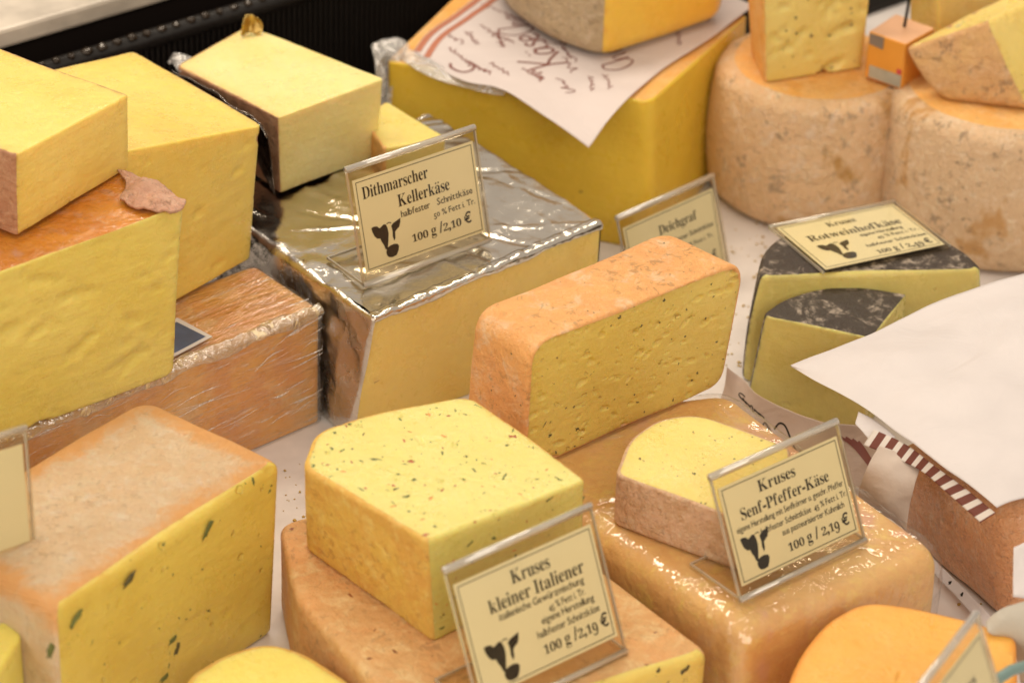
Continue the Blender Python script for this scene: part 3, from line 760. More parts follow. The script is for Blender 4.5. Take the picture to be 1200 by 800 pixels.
# bright scored line in the cut face
e_ = (T[1]-T[0]); L_ = [T[0]+e_*k/8 for k in range(-0, 9)]; fo = np.cross(e_, [0, 0, 1.]); fo /= np.linalg.norm(fo); fo = fo if fo@(CAM-T[0]) > 0 else -fo
zz = np.array([0, 0, 1.])
sheet('foil_lip', [[p-fo*.006+zz*.0022 for p in L_], [p-fo*.001+zz*.0024 for p in L_], [p+fo*.0012+zz*.0008 for p in L_], [p+fo*.0012-zz*(.0012+.0012*(k % 3)) for k, p in enumerate(L_)]], FOIL, t, 160, 12, .0008, 150, 77, .0002, world=True)
nf_ = np.cross(T[1]-T[0], B[0]-T[0]); nf_ /= np.linalg.norm(nf_)
if nf_@(CAM-T[0]) < 0: nf_ = -nf_
def on_plane(u, v, p, n):
    d = FW*FPX+CR*(u-600)+CU*(400-v); return CAM+d*(((p-CAM)@n)/(d@n))
tube('scored_ridge', [on_plane(u, v, T[0], nf_)-nf_*.0006 for u, v in ((438, 448), (470, 432), (505, 413), (548, 391))], .0013, Y_F, t, 8)
# G: small wedge behind on the foil
T, B = down([(450, 174), (524, 161), (452, 118), (425, 140)], .125, .102)
res = loft(T, B, .004, ['paste', 'paste', 'r', 'r'], 'paste', 'r', .002, .002, amp=.0003, seed=3)
cheese('small_cheese_piece', 'low peach-yellow cheese piece on the silver foil, right of the pale block', res, {'paste': Y_Y, 'r': R_Ktop}, mid(T, B), {'r': 'rind'})

# D: pale block on the foil
T, B = upright([(328, 227, 325, 138), (443, 184, 450, 92), (310, 105, 290, 30), (222, 150, 206, 78)], .1025)
res = loft(T, B, [.002, .003, .004, .006], ['paste', 'paste', 'r', 'r'], 'paste', 'r', .0015, .001, amp=.0004, seed=4, dome=.002)
t = cheese('pale_cheese_block', 'pale yellow cheese block standing on the silver foil, dark foil along its left side', res, {'paste': Y_pale, 'r': R_brown}, mid(T, B), {'r': 'rind'})
z1 = T[0][2]
sheet('foil_wrapper', [[(322, 228, .108), (312, 210, .108), (290, 180, .106), (250, 155, .106), (214, 130, .106)],
                       [(318, 185, z1-.02), (303, 168, z1-.02), (275, 150, z1-.02), (240, 128, z1-.02), (205, 100, z1-.02)],
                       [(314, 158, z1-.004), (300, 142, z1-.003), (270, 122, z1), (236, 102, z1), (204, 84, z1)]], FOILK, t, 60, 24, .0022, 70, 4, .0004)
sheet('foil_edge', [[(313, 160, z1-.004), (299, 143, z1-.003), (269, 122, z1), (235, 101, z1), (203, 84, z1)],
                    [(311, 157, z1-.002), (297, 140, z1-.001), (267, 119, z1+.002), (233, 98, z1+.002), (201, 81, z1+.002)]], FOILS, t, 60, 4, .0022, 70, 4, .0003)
sheet('foil_tip', [[(282, 42, z1-.004), (292, 36, z1-.003), (304, 40, z1-.003)], [(284, 30, z1+.004), (294, 26, z1+.003), (308, 32, z1+.001)], [(288, 17, z1+.010), (296, 18, z1+.009), (303, 25, z1+.006)]], foil_mat('gold_foil', (.55, .38, .12, 1), .25, 60, .01), t, 16, 16, .002, 120, 8, .0004)
sheet('film_scrap', [[(196, 74, z1-.02), (212, 84, z1-.01)], [(203, 64, z1-.01), (225, 64, z1-.01)]], FILM_T, t, 12, 12, .002, 100, 9, .0003)

# B: tall yellow block on the amber loaf
T, B = upright([(100, 413, 100, 186), (297, 303, 308, 147), (127, 197, 157, 60), (-70, 300, -60, 108)], .0915)
res = loft(T, B, [.004, .007, .006, .004], ['paste', 'r', 'r', 'r'], 'paste', 'r', .0016, .003, amp=.0005, nsc=40, seed=5, chip=.0006)
res = holes(res, 26, .0012, .0040, .6, np.random.RandomState(50), cond=lambda p, n: n[2] < .5 and n[1] < 0)
cheese('tall_yellow_cheese', 'tall butter-yellow cheese block with thin brown rind edge, standing on the amber loaf', res, {'paste': Y_B, 'r': R_brown}, mid(T, B), {'r': 'rind'})

# C: large front-left block with glazed orange top
T, B = upright([(-130, 565, -130, 367), (206, 437, 217, 240), (135, 390, 148, 198), (-205, 510, -205, 318)], .0915)
res = loft(T, B, [.004, .006, .006, .004], ['paste', 'r', 'r', 'r'], 'r', 'r', .0018, .004, amp=.0006, nsc=40, seed=6, chip=.0009)
res = holes(res, 44, .0018, .0062, .5, np.random.RandomState(51), elong=3., cond=lambda p, n: proj(p)[0] > 0)
t = cheese('glazed_cheese_block', 'big lemon-yellow cheese block with glossy orange top rind and wrinkled cut face at left edge', res, {'paste': Y_C, 'r': R_glaze}, mid(T, B), {'r': 'rind'})
zc = T[1][2]
# torn pink fold of rind on its right corner
sheet('torn_rind', [[(138, 200, zc+.003), (165, 207, zc+.002), (192, 220, zc+.001), (218, 236, zc+.000)],
                    [(148, 214, zc+.004), (160, 222, zc+.006), (185, 233, zc+.005), (214, 246, zc-.001)],
                    [(141, 234, zc+.002), (158, 240, zc+.004), (176, 246, zc+.003), (200, 250, zc+.001)]], R_pink, t, 50, 30, .0022, 110, 5, .0018)
0 and sheet('glaze_film', [[(0, 300, zc+.002), (60, 278, zc+.003), (120, 256, zc+.004), (165, 247, zc+.004)],
                     [(0, 275, zc+.003), (60, 255, zc+.003), (120, 236, zc+.004), (152, 230, zc+.005)]], FILM_W, t, 40, 14, .0016, 80, 15, .0002)

# A: golden block on C
T, B = upright([(20, 276, 18, 182), (150, 196, 150, 112), (-35, 125, -30, 46), (-170, 205, -172, 116)], zc+.0008)
res = loft(T, B, [.002, .002, .005, .004], ['paste', 'r', 'r', 'r'], 'paste', 'r', .0014, .001, amp=.0004, seed=7, chip=.0005)
res = holes(res, 12, .0008, .0020, .6, np.random.RandomState(52))
cheese('golden_cheese_block', 'golden cheese block with brown rind side, stacked on the glazed orange-topped block', res, {'paste': Y_A, 'r': R_brown}, mid(T, B), {'r': 'rind'})

# ================================================================== BACK MIDDLE
# H: deep yellow block under the printed paper
ZH = .118
T, B = down([(762, 120), (877, 18), (600, -70), (453, 72)], ZH, 0)
B[0] = P(765, 296, 0)
res = loft(T, B, [.010, .004, .006, .004], ['paste', 'paste', 'r', 'paste'], 'r', 'r', .0018, .002, ds=.0032, amp=.0007, nsc=25, seed=8)
t = cheese('deep_yellow_cheese', 'large deep-yellow cheese block with salmon top rind under the printed wrapping paper', res, {'paste': Y_H, 'r': R_Ktop}, mid(T, B), {'r': 'rind'})
rs = np.random.RandomState(5)
bits('hole_shade_fleck', face_spots(res, 'paste', 26, rs, cond=lambda p, n: n[0] < -.3), rs, .0006, .0022, .12, plain('pit_shade', (.40, .22, .02, 1), .5), t, 2.2)  # flat brown flecks whose colour paints the shade inside small holes
sheet('loose_film', [[(442, 66, ZH+.002), (452, 90, ZH-.01), (447, 130, ZH-.04), (452, 160, ZH-.06)],
                     [(436, 52, ZH+.006), (440, 84, ZH-.005), (437, 125, ZH-.035), (446, 160, ZH-.06)],
                     [(462, 44, ZH+.012), (455, 60, ZH+.008), (450, 100, ZH-.02), (449, 150, ZH-.05)],
                     [(480, 52, ZH+.006), (470, 68, ZH+.003), (462, 90, ZH-.012), (458, 120, ZH-.03)]], FILM_T, t, 40, 30, .003, 60, 12, .0002)
sheet('film_strip', [[(470, 70, ZH+.001), (500, 88, ZH+.001), (535, 101, ZH-.001), (590, 112, ZH-.002)],
                     [(474, 54, ZH+.005), (505, 70, ZH+.004), (540, 90, ZH+.003), (595, 104, ZH+.001)]], FILM_T, t, 40, 8, .001, 80, 13, .0002)

# I: printed paper
Zp = ZH+.003
PAP_I = paper_mat('printed_wrapping_paper', ('s', .0, .0, 1, 0, 0), (.80, .72, .70, 1))
pt = thing('wrapping_paper', P(690, 60, Zp), 'white wrapping paper with brown handwriting print, lying on the deep-yellow block', 'paper', 'sheets of wrapping paper')
rowsI = [[(484, 60, Zp), (540, 94, Zp+.001), (590, 106, Zp), (645, 141, Zp-.006), (690, 173, Zp-.016)],
         [(500, 40, Zp), (560, 62, Zp+.001), (620, 78, Zp+.001), (690, 100, Zp-.0005), (724, 128, Zp-.001)],
         [(530, 18, Zp), (600, 35, Zp), (665, 50, Zp), (730, 72, Zp), (775, 82, Zp-.0005)],
         [(575, -15, Zp), (650, 0, Zp), (720, 14, Zp), (790, 30, Zp), (832, 45, Zp)],
         [(640, -60, Zp), (710, -45, Zp), (780, -30, Zp), (840, -12, Zp), (884, 6, Zp)]]
_, evI = sheet('sheet', rowsI, PAP_I, pt, 90, 80, .0007, 28, 21)
mat_brownink = plain('brown_print', (.20, .055, .04, 1), .6, var=.1)
mat_salmon = plain('salmon_stripe', (.45, .16, .09, 1), .6, var=.1)
lines = []
for k, s0 in enumerate((.004, .052)):
    ribbon_on(evI, [[(s0+.013, .02+.96*q/40) for q in range(41)]], .0052, mat_salmon, pt, 'printed_stripe')
def squiggle(s, t, L, h, ang, n, rs, amp=1.):
    """looping handwriting stroke in sheet coordinates"""
    out = []; ca, sa = math.cos(ang), math.sin(ang)
    ph = rs.rand(8)*6.28
    for i in range(n*9+1):
        x = i/(n*9); a = i/9*2*math.pi
        hh = h*(.6+.4*math.sin(a*.37+ph[0]))*(1.8 if math.sin(a*.21+ph[1]) > .75 else 1)
        px = x*L+h*.55*math.sin(a+ph[2]); py = hh*math.cos(a)*.8*amp
        out.append((s+px*ca-py*sa, t+px*sa+py*ca))
    return out
def strokes(defs, s, t, k, ang):
    ca, sa = math.cos(ang), math.sin(ang); o = []
    for d_ in defs: o.append([(s+(x*ca-y*sa)*k, t+(x*sa+y*ca)*k) for x, y in d_])
    return o
def smoothline(pts, n=24):
    P_ = [np.array(p) for p in pts]; return [tuple(spline(P_, i/n)) for i in range(n+1)]
KC = [[(0, 1), (.06, .5), (0, 0)], [(.55, 1.05), (.2, .6), (.05, .5)], [(.05, .5), (.3, .3), (.62, -.05)]]
ae = [[(.35, .35), (.2, .45), (.05, .3), (.05, .08), (.2, 0), (.34, .12), (.38, .42), (.38, .1), (.5, .02)], [(.12, .6), (.14, .64)], [(.32, .6), (.34, .64)]]
es = [[(.30, .42), (.15, .45), (.08, .33), (.28, .2), (.24, .02), (.02, .02)]]
ee = [[(.02, .2), (.3, .25), (.28, .42), (.1, .42), (.03, .2), (.12, .02), (.36, .06)]]
CC = [[(.6, .95), (.35, 1.05), (.05, .7), (.05, .25), (.3, -.02), (.6, .12)]]
hh_ = [[(0, 1), (.02, 0), (.1, .35), (.28, .42), (.32, .05), (.42, .02)]]
def word(ls, s, t, k, ang, lean=0.):
    x = 0; out = []
    for g, adv in ls:
        for d_ in g:
            pts = smoothline([(x+px, py) for px, py in d_], 16)
            ca, sa = math.cos(ang), math.sin(ang)
            out.append([(s+(a*ca-b*sa)*k, t+(a*sa+b*ca)*k) for a, b in pts])
        x += adv
    return out
kase = [(KC, .6), (ae, .55), (es, .36), (ee, .4)]; che = [(CC, .62), (hh_, .48), (ee, .4)]
rs = np.random.RandomState(11)
# sheet coords: s runs left->front tip, t runs front edge -> back; writing runs upside down to the viewer
big = word(kase, .60, .36, .16, 2.6)+word([(CC, .6)], .30, .12, .12, 2.4)
med = word(che, .34, .52, .12, 2.5)+word(che, .82, .50, .12, 2.7)+word([(KC, .6), (ae, .5)], .42, .78, .10, 2.6)
fine_ = [squiggle(.16, .28, .10, .018, 2.9, 3, rs), squiggle(.46, .14, .14, .016, 2.7, 4, rs), squiggle(.72, .16, .10, .018, 2.5, 3, rs), squiggle(.60, .62, .16, .014, 2.6, 5, rs),
         squiggle(.30, .62, .14, .014, 2.6, 4, rs), squiggle(.86, .30, .12, .015, 2.6, 4, rs), squiggle(.22, .42, .1, .014, 2.6, 3, rs), squiggle(.90, .66, .12, .014, 2.6, 4, rs), squiggle(.5, .50, .10, .012, 2.6, 3, rs), squiggle(.75, .72, .18, .014, 2.6, 5, rs)]
ribbon_on(evI, big, .0022, mat_brownink, pt, 'printed_writing')['kind'] = 'stuff'
ribbon_on(evI, med, .0015, mat_brownink, pt, 'printed_writing')['kind'] = 'stuff'
fine_ += [squiggle(.12+.80*rs.rand(), .10+.75*rs.rand(), .08+.10*rs.rand(), .010+.008*rs.rand(), 2.6+.2*rs.randn(), rs.randint(3, 6), rs) for _ in range(22)]
ribbon_on(evI, fine_, .0010, mat_brownink, pt, 'printed_writing')['kind'] = 'stuff'

# J: half wheel on the paper
ZJ = ZH+.0065
arc = [(706, 70), (842, 24), (800, -80), (700, -110), (610, -60), (578, -10), (600, 25), (645, 52)]
T, B = down(arc, ZJ+.075, ZJ)
B = [P(u, v, ZJ) for u, v in arc]; T = [np.array([b[0], b[1], ZJ+.075]) for b in B]
res = loft(T, B, [.012, .012]+[.03]*6, ['paste']+['r']*7, 'r', 'r', .014, .012, amp=.0008, nsc=30, seed=9, bulge=.004)
cheese('half_cheese_wheel', 'half wheel with grey speckled rind and golden cut face, resting on the printed paper', res, {'paste': Y_J, 'r': R_J}, mid(T, B), {'r': 'rind'})

# ================================================================== BACK RIGHT
def wheel(cx, cy, r, z0, z1, name, label, msid, mtop, seed, rt=.012, bulge=.006):
    n = 10; ring = [np.array([cx+r*1.04*math.cos(2*math.pi*i/n), cy+r*1.04*math.sin(2*math.pi*i/n), 0]) for i in range(n)]
    T = [p+np.array([0, 0, z1]) for p in ring]; B = [p+np.array([0, 0, z0]) for p in ring]
    res = loft(T, B, .2, ['r']*n, 't', 'r', rt, .014, ds=.003, amp=.0011, nsc=28, seed=seed, bulge=bulge, dome=.0005)
    return cheese(name, label, res, {'r': msid, 't': mtop}, (cx, cy, z0), {'r': 'side_rind', 't': 'top_rind'})
kb = P(952, 280, 0); KX, KY, KRr = kb[0], kb[1]+.076, .076
wheel(KX, KY, KRr, 0, .113, 'round_cheese', 'round wheel with mottled pale rind and bright orange top, carrying the holed block', R_K, R_Ktop, 10)
nb_ = P(1178, 326, 0); NX, NY = nb_[0], nb_[1]+.088
wheel(NX, NY, .088, 0, .117, 'round_cheese', 'round wheel with tan freckled rind at the right edge, under the brown-rinded wedge', R_N, R_Ktop, 11)
# L
T, B = upright([(897, 96, 893, -45), (1010, 80, 1027, -62), (992, 42, 1003, -92), (880, 60, 872, -74)], .1135)
res = loft(T, B, [.003, .003, .003, .003], ['paste', 'paste', 'r', 'r'], 'paste', 'r', .0015, .0015, amp=.0004, nsc=50, seed=12)
res = holes(res, 30, .0022, .0056, .9, np.random.RandomState(53), cond=lambda p, n: n[1] < -.3)
t = cheese('holed_cheese_block', 'upright yellow cheese block with small holes, standing on the mottled wheel', res, {'paste': Y_L, 'r': R_Ktop}, mid(T, B), {'r': 'rind'})
rs = np.random.RandomState(7)
bits('herb_fleck', face_spots(res, 'paste', 22, rs, cond=lambda p, n: n[1] < -.3), rs, .0006, .0016, .2, H_dark, t, 2.)
# M
T, B = down([(1062, 52), (1097, 33), (1050, 16), (1018, 37)], .152, .1145)
res = loft(T, B, .002, ['r']*4, 't', 'r', .0012, .001, amp=.0002, seed=13)
t = cheese('packed_cheese_cube', 'small orange packed cheese cube with stickers on the mottled wheel', res, {'r': plain('orange_pack', (.80, .34, .05, 1), .3, bump=.0004), 't': plain('peach_pack_top', (.78, .45, .26, 1), .35, bump=.0004)}, mid(T, B), {'r': 'pack_side', 't': 'pack_top'})
def on_face(a, b, c, d_, name, mat, par, lift=.0006):
    V = [np.array(q) for q in (a, b, c, d_)]; n = np.cross(V[1]-V[0], V[3]-V[0]); n /= np.linalg.norm(n)
    if n@(CAM-V[0]) < 0: n = -n
    W = [v+n*lift for v in V]+[v+n*lift*.2 for v in V]
    F = [(0, 1, 2, 3), (7, 6, 5, 4), (0, 4, 5, 1), (1, 5, 6, 2), (2, 6, 7, 3), (3, 7, 4, 0)]
    return mesh(name, W, F, mat, par, smooth=False)
def bil(p0, p1, q0, q1, a, b): return (p0*(1-a)+p1*a)*(1-b)+(q0*(1-a)+q1*a)*b
f4 = lambda a, b: bil(B[3], B[0], T[3], T[0], a, b)
on_face(f4(.12, .04), f4(.97, .04), f4(.97, .30), f4(.12, .30), 'sticker', plain('silver_sticker', (.55, .52, .42, 1), .3, var=.4), t)
on_face(f4(.05, .75), f4(.42, .72), f4(.42, .98), f4(.05, .98), 'sticker', plain('grey_sticker', (.30, .24, .20, 1), .4, var=.3), t)
on_face(f4(.84, .32), f4(.96, .32), f4(.96, .42), f4(.84, .42), 'sticker', plain('red_sticker', (.6, .08, .08, 1), .4), t)
# pin of a price marker
pz = .1525
t = thing('marker_pin', P(1059, 34, pz), 'thin black metal pin stuck into the packed orange cube', 'pin')
tube('shaft', [P(1059, 36, pz-.004), P(1063, 14, pz+.012), P(1068, -14, pz+.03)], .0012, mat_black, t, 8)
tube('head', [P(1068, -14, pz+.03), P(1069, -22, pz+.036)], .003, mat_black, t, 10)
# P: pale tall block behind
T, B = upright([(1100, 215, 1100, -25), (1185, 185, 1190, -60), (1150, 150, 1155, -95), (1064, 190, 1066, -50)], 0)
res = loft(T, B, .003, ['paste', 'r', 'r', 'paste'], 'paste', 'r', .0015, .0015, ds=.004, amp=.0004, seed=14)
res = holes(res, 40, .0014, .0040, .8, np.random.RandomState(54), cond=lambda p, n: n[1] < -.3)
cheese('tall_pale_cheese', 'tall pale yellow cheese block standing behind the two wheels at the top right', res, {'paste': Y_L, 'r': R_Ktop}, mid(T, B), {'r': 'rind'})
# O: wedge on N
ZN = .1185
T = [P(1153, 22, .185), P(1290, -30, .19), P(1180, -10, .185), P(1090, 34, .172)]
B = [P(1190, 138, ZN), P(1290, 90, ZN), P(1190, 80, ZN), P(1085, 100, ZN)]
T = [P(1156, 26, .178), P(1290, -40, .185), P(1215, -25, .18), P(1056, 60, .150)]
B = [P(1205, 132, ZN), P(1330, 85, ZN), P(1240, 60, ZN), P(1100, 118, ZN)]
res = loft(T, B, [.004, .004, .01, .012], ['paste', 'r', 'r', 'r'], 'paste', 'r', .003, .010, amp=.0007, nsc=40, seed=15, bulge=.003)
res = holes(res, 24, .0016, .0040, .9, np.random.RandomState(55), cond=lambda p, n: proj(p)[0] < 1230)
t = cheese('cheese_wedge', 'wedge with brown orange rind and pale holed cut face, lying on the tan wheel', res, {'paste': Y_L, 'r': R_O}, mid(T, B), {'r': 'rind'})

# Q, Q2: black-rinded cheeses
ZQ = .085
p0 = P(890, 324, ZQ); p1 = P(1153, 316, ZQ)
def halfdisc(p0, p1, n=7, k=1.0):
    c = (p0+p1)/2; ax = (p1-p0)/2; r = np.linalg.norm(ax); pr = np.array([-ax[1], ax[0], 0])*k
    return [p0]+[c+ax*math.cos(a)+pr*math.sin(a) for a in [math.pi*i/n for i in range(0, n)]]
ring = halfdisc(p0, p1)
T = ring; B = [np.array([q[0]+(q[0]-ring[0:1][0][0])*0, q[1], 0]) for q in ring]
B[0] = B[0]+np.array([-.006, 0, 0]); B[1] = B[1]+np.array([.004, 0, 0])
res = loft(T, B, [.006, .010]+[.02]*6, ['paste']+['r']*7, 'r', 'r', .0035, .006, amp=.0006, nsc=40, seed=16, bulge=.003)
res = holes(res, 20, .0008, .0020, .7, np.random.RandomState(60))
cheese('black_rind_half_cheese', 'half round olive-yellow cheese with black bloomed rind, a price tag lying on top of it', res, {'paste': Y_Q, 'r': R_wax}, mid(T, B), {'r': 'rind'})
ZQ2 = .075
T, B = down([(892, 370), (1022, 397), (1063, 344), (1010, 335), (960, 338), (918, 352)], ZQ2, 0, .03)
B[0] = B[0]+np.array([-.008, -.004, 0])
res = loft(T, B, [.008, .001, .001, .02, .02, .01], ['paste', 'paste', 'r', 'r', 'r', 'r'], 'r', 'r', .0012, .004, amp=.0004, nsc=50, seed=17)
res = holes(res, 30, .0008, .0024, .7, np.random.RandomState(59))
t = cheese('black_rind_wedge', 'smaller wedge of olive-yellow cheese with cracked black rind, in front of the black-rinded half', res, {'paste': Y_Q, 'r': R_wax}, mid(T, B), {'r': 'rind'})

# ================================================================== MIDDLE
# W: large wrapped loaf
ZW = .07
T, B = down([(872, 742), (1107, 648), (852, 458), (533, 494), (602, 572), (700, 622)], ZW, 0)
res = loft(T, B, [.010, .016, .012, .006, .01, .02], ['r']*6, 'r', 'r', .011, .006, ds=.0035, amp=.0010, nsc=24, seed=18, bulge=.002)
t = cheese('wrapped_base_cheese', 'large orange-pink cheese loaf in shiny cling film, under the brick-shaped cheese in the centre', res, {'r': R_W}, mid(T, B), {'r': 'rind'})
res = loft(T, B, [.010, .016, .012, .006, .01, .02], ['r']*6, 'r', 'r', .011, .006, ds=.0024, amp=.0004, nsc=40, seed=51, bulge=.002, off=.0042)
V, faces, vn = res; V = creases(crinkle(V, vn, .0005, 16, 31), vn, 44, .0011, .0045, 31); solid(t, (V, faces, vn), {'r': FILM_W}, {'r': 'cling_film'})
ZW += .0026
# U: brick
bl, br = P(612, 553, ZW), P(846, 450, ZW)
tl = P(622, 404, colz(bl, 404)); tr = P(870, 306, colz(br, 306))
A = [bl, br, tr, tl]
dv = P(539, 503, ZW)-bl; dv2 = dv*.97
Bk = [bl+dv, br+dv2, tr+dv2+np.array([-.004, 0, -.002]), tl+dv+np.array([.002, 0, -.002])]
res = loft(A, Bk, [.005, .012, .018, .017], ['r']*4, 'paste', 'r', .0016, .010, ds=.0012, amp=.0009, nsc=38, seed=19)
res = holes(res, 130, .0007, .0025, 1.0, np.random.RandomState(56), elong=2.0)
t = cheese('brick_cheese', 'orange-rinded brick cheese with small dark holes in its cut face, standing in the centre', res, {'paste': Y_U, 'r': R_U}, mid(A, A), {'r': 'rind'})
rs = np.random.RandomState(21)
bits('caraway_speck', face_spots(res, 'paste', 60, rs), rs, .0003, .0011, .18, H_dark, t, 2.2)
bits('peppercorn', face_spots(res, 'paste', 12, rs), rs, .0008, .0017, .2, H_dark, t, 1.6)
bits('rind_speck', face_spots(res, 'r', 70, rs), rs, .0003, .0010, .2, H_dark, t, 1.6)

# X: base cheese under the Italian piece
ZX = .06
T, B = down([(500, 868), (828, 765), (612, 592), (420, 588), (326, 613), (345, 698)], ZX, 0)
res = loft(T, B, [.006, .006, .01, .01, .01, .012], ['paste', 'r', 'r', 'r', 'r', 'r'], 'r', 'r', .0045, .006, ds=.0026, amp=.0010, nsc=34, seed=20)
res = holes(res, 30, .0008, .0024, .8, np.random.RandomState(61))
t = cheese('rough_base_cheese', 'flat brown-orange cheese with rough rind lying under the speckled Italian-spiced piece', res, {'paste': Y_X, 'r': R_X}, mid(T, B), {'r': 'rind'})
rs = np.random.RandomState(22)
bits('dark_herb', face_spots(res, 'paste', 40, rs), rs, .0008, .0032, .18, H_dark, t, 2.4)
bits('herb_stain', face_spots(res, 'r', 26, rs, cond=lambda p, n: n[2] > .8), rs, .0008, .0024, .12, H_rust, t, 2.)
ZX += .0008
# V: Italian cheese
T, B = down([(500, 634), (687, 562), (616, 508), (548, 464), (452, 481), (371, 507), (356, 548)], .13, ZX)
B[0] = P(508, 752, ZX); B[6] = P(358, 644, ZX); B[1] = P(684, 668, ZX)
res = loft(T, B, [.003, .004, .02, .008, .03, .012, .008], ['paste', 'r', 'r', 'r', 'r', 'r', 'r'], 'paste', 'r', .0022, .003, ds=.002, amp=.0006, nsc=50, seed=24, chip=.0008)
res = holes(res, 40, .0008, .0022, .6, np.random.RandomState(57))
t = cheese('speckled_italian_cheese', 'pale yellow block dotted with red and green spices, standing behind the lowest price tag', res, {'paste': Y_V, 'r': R_V}, mid(T, B), {'r': 'rind'})
rs = np.random.RandomState(23)
bits('green_speck', face_spots(res, 'paste', 170, rs), rs, .0002, .0017, .15, H_green, t, 2.6)
bits('dark_speck', face_spots(res, 'paste', 40, rs), rs, .0004, .0014, .2, H_dark, t, 2.4)
bits('red_speck', face_spots(res, 'paste', 60, rs), rs, .0003, .0018, .15, H_red, t, 1.8)
bits('orange_flake', face_spots(res, 'paste', 26, rs), rs, .0006, .0018, .12, plain('orange_pepper', (.72, .30, .06, 1), .5), t, 2.)
bits('pepper_flake', [(P(602, 512, .1302), np.array([0, 0, 1.])), (P(494, 609, .1302), np.array([0, 0, 1.]))], rs, .0022, .0040, .22, H_red, t, 2.0, stuff=False)

# Y: mustard-pepper cheese
ZY = .108
T, B = down([(878, 613), (930, 560), (925, 524), (818, 485), (772, 491), (738, 514), (722, 556)], ZY, ZW)
res = loft(T, B, [.003, .003, .004, .012, .012, .012, .005], ['paste', 'r', 'r', 'r', 'r', 'r', 'r'], 'paste', 'r', .0018, .002, ds=.002, amp=.0005, nsc=50, seed=25)
t = cheese('mustard_pepper_cheese', 'half round pale cheese with rosy rind and few dark peppercorns, behind the mustard-pepper price tag', res, {'paste': Y_Y, 'r': R_Y}, mid(T, B), {'r': 'rind'})
rs = np.random.RandomState(26)
bits('peppercorn_speck', face_spots(res, 'paste', 34, rs), rs, .0004, .0013, .25, H_dark, t, 1.8)
bits('mustard_seed', face_spots(res, 'paste', 14, rs), rs, .0005, .0011, .3, plain('mustard', (.50, .30, .05, 1), .5), t, 1.3)

# Z: orange cheese bottom right
T, B = down([(1040, 920), (1192, 800), (1190, 747), (1140, 727), (1062, 711), (1012, 706), (966, 731), (934, 775), (905, 850)], .075, 0)
res = loft(T, B, [.004, .008, .006, .03, .02, .03, .03, .03, .01], ['r']*9, 'paste', 'r', .0022, .004, ds=.0026, amp=.0006, nsc=45, seed=27)
res = holes(res, 26, .0008, .0026, .6, np.random.RandomState(62))
cheese('orange_cheese', 'smooth bright orange cheese with curved edge at the bottom right', res, {'paste': Y_Z, 'r': R_Z}, mid(T, B), {'r': 'rind'})

# AA: big seed cheese bottom left
T, B = down([(64, 716), (328, 540), (172, 464), (-105, 618)], .115, 0)
B[1] = P(320, 742, 0)
res = loft(T, B, [.004, .004, .014, .01], ['paste', 'r', 'r', 'r'], 'r', 'r', .0065, .005, ds=.0024, amp=.0008, nsc=30, seed=28)
res = holes(res, 60, .0008, .0024, .6, np.random.RandomState(58))
t = cheese('seed_cheese_block', 'large block with pale cloth-marked rind and long dark herbs in its cut face, bottom left', res, {'paste': Y_AA, 'r': R_AA}, mid(T, B), {'r': 'rind'})
for ch in t.children:
    if ch.name.startswith('rind'):
        n_ = len(ch.data.vertices); co = np.empty(n_*3); ch.data.vertices.foreach_get('co', co); co = co.reshape(-1, 3)+np.array(wpos(t)); dd = np.full(n_, 9.)
        for a_ in range(4):
            p_, q_ = T[a_], T[(a_+1) % 4]; e_ = q_-p_; u_ = np.clip(((co-p_)@e_)/(e_@e_), 0, 1); dd = np.minimum(dd, np.linalg.norm(co-(p_+u_[:, None]*e_), axis=1))
        at = ch.data.attributes.new('edged', 'FLOAT', 'POINT'); at.data.foreach_set('value', dd.astype(np.float32))
rs = np.random.RandomState(29)
# single herb leaves where the photograph shows them
V_, F_, N_ = res
fn = np.cross(T[1]-T[0], np.array([0, 0, 1.])); fn /= np.linalg.norm(fn); 
if fn@(CAM-T[0]) < 0: fn = -fn
def on_plane(u, v, p, n):
    d = FW*FPX+CR*(u-600)+CU*(400-v); return CAM+d*(((p-CAM)@n)/(d@n))
for (u, v, s, el, an) in [(244, 619, .0042, 2.6, .9), (152, 678, .0036, 2.0, .6), (89, 725, .0040, 2.0, .6), (239, 722, .0034, 2.0, .7), (311, 708, .0040, 2.4, .8), (207, 760, .0038, 1.7, 1.2), (203, 748, .0028, 1.8, .3), (59, 761, .0030, 1.3, 1.5), (219, 780, .0032, 1.8, .5), (192, 794, .0030, 1.4, .3), (240, 764, .0026, 1.8, .5), (300, 745, .0024, 1.6, .9)]:
    p = on_plane(u, v, (T[0]+T[1]+B[0]+B[1])/4, fn); ex = (T[1]-T[0])/np.linalg.norm(T[1]-T[0]); uz = np.cross(fn, ex); uz = uz if uz[2] > 0 else -uz
    tv = ex*math.cos(an)+uz*math.sin(an); bv = np.cross(fn, tv); bt, bf = BL[rs.randint(5)]
    X = p+(bt[:, :1]*s*1.6*tv+bt[:, 1:2]*s*1.15/el*bv+bt[:, 2:]*s*.12*fn)+fn*.0002
    mesh('herb_leaf', X, bf, H_green if rs.rand() < .5 else H_dark, t)
bits('herb_speck', face_spots(res, 'paste', 40, rs), rs, .0004, .0013, .18, H_green, t, 2.2)

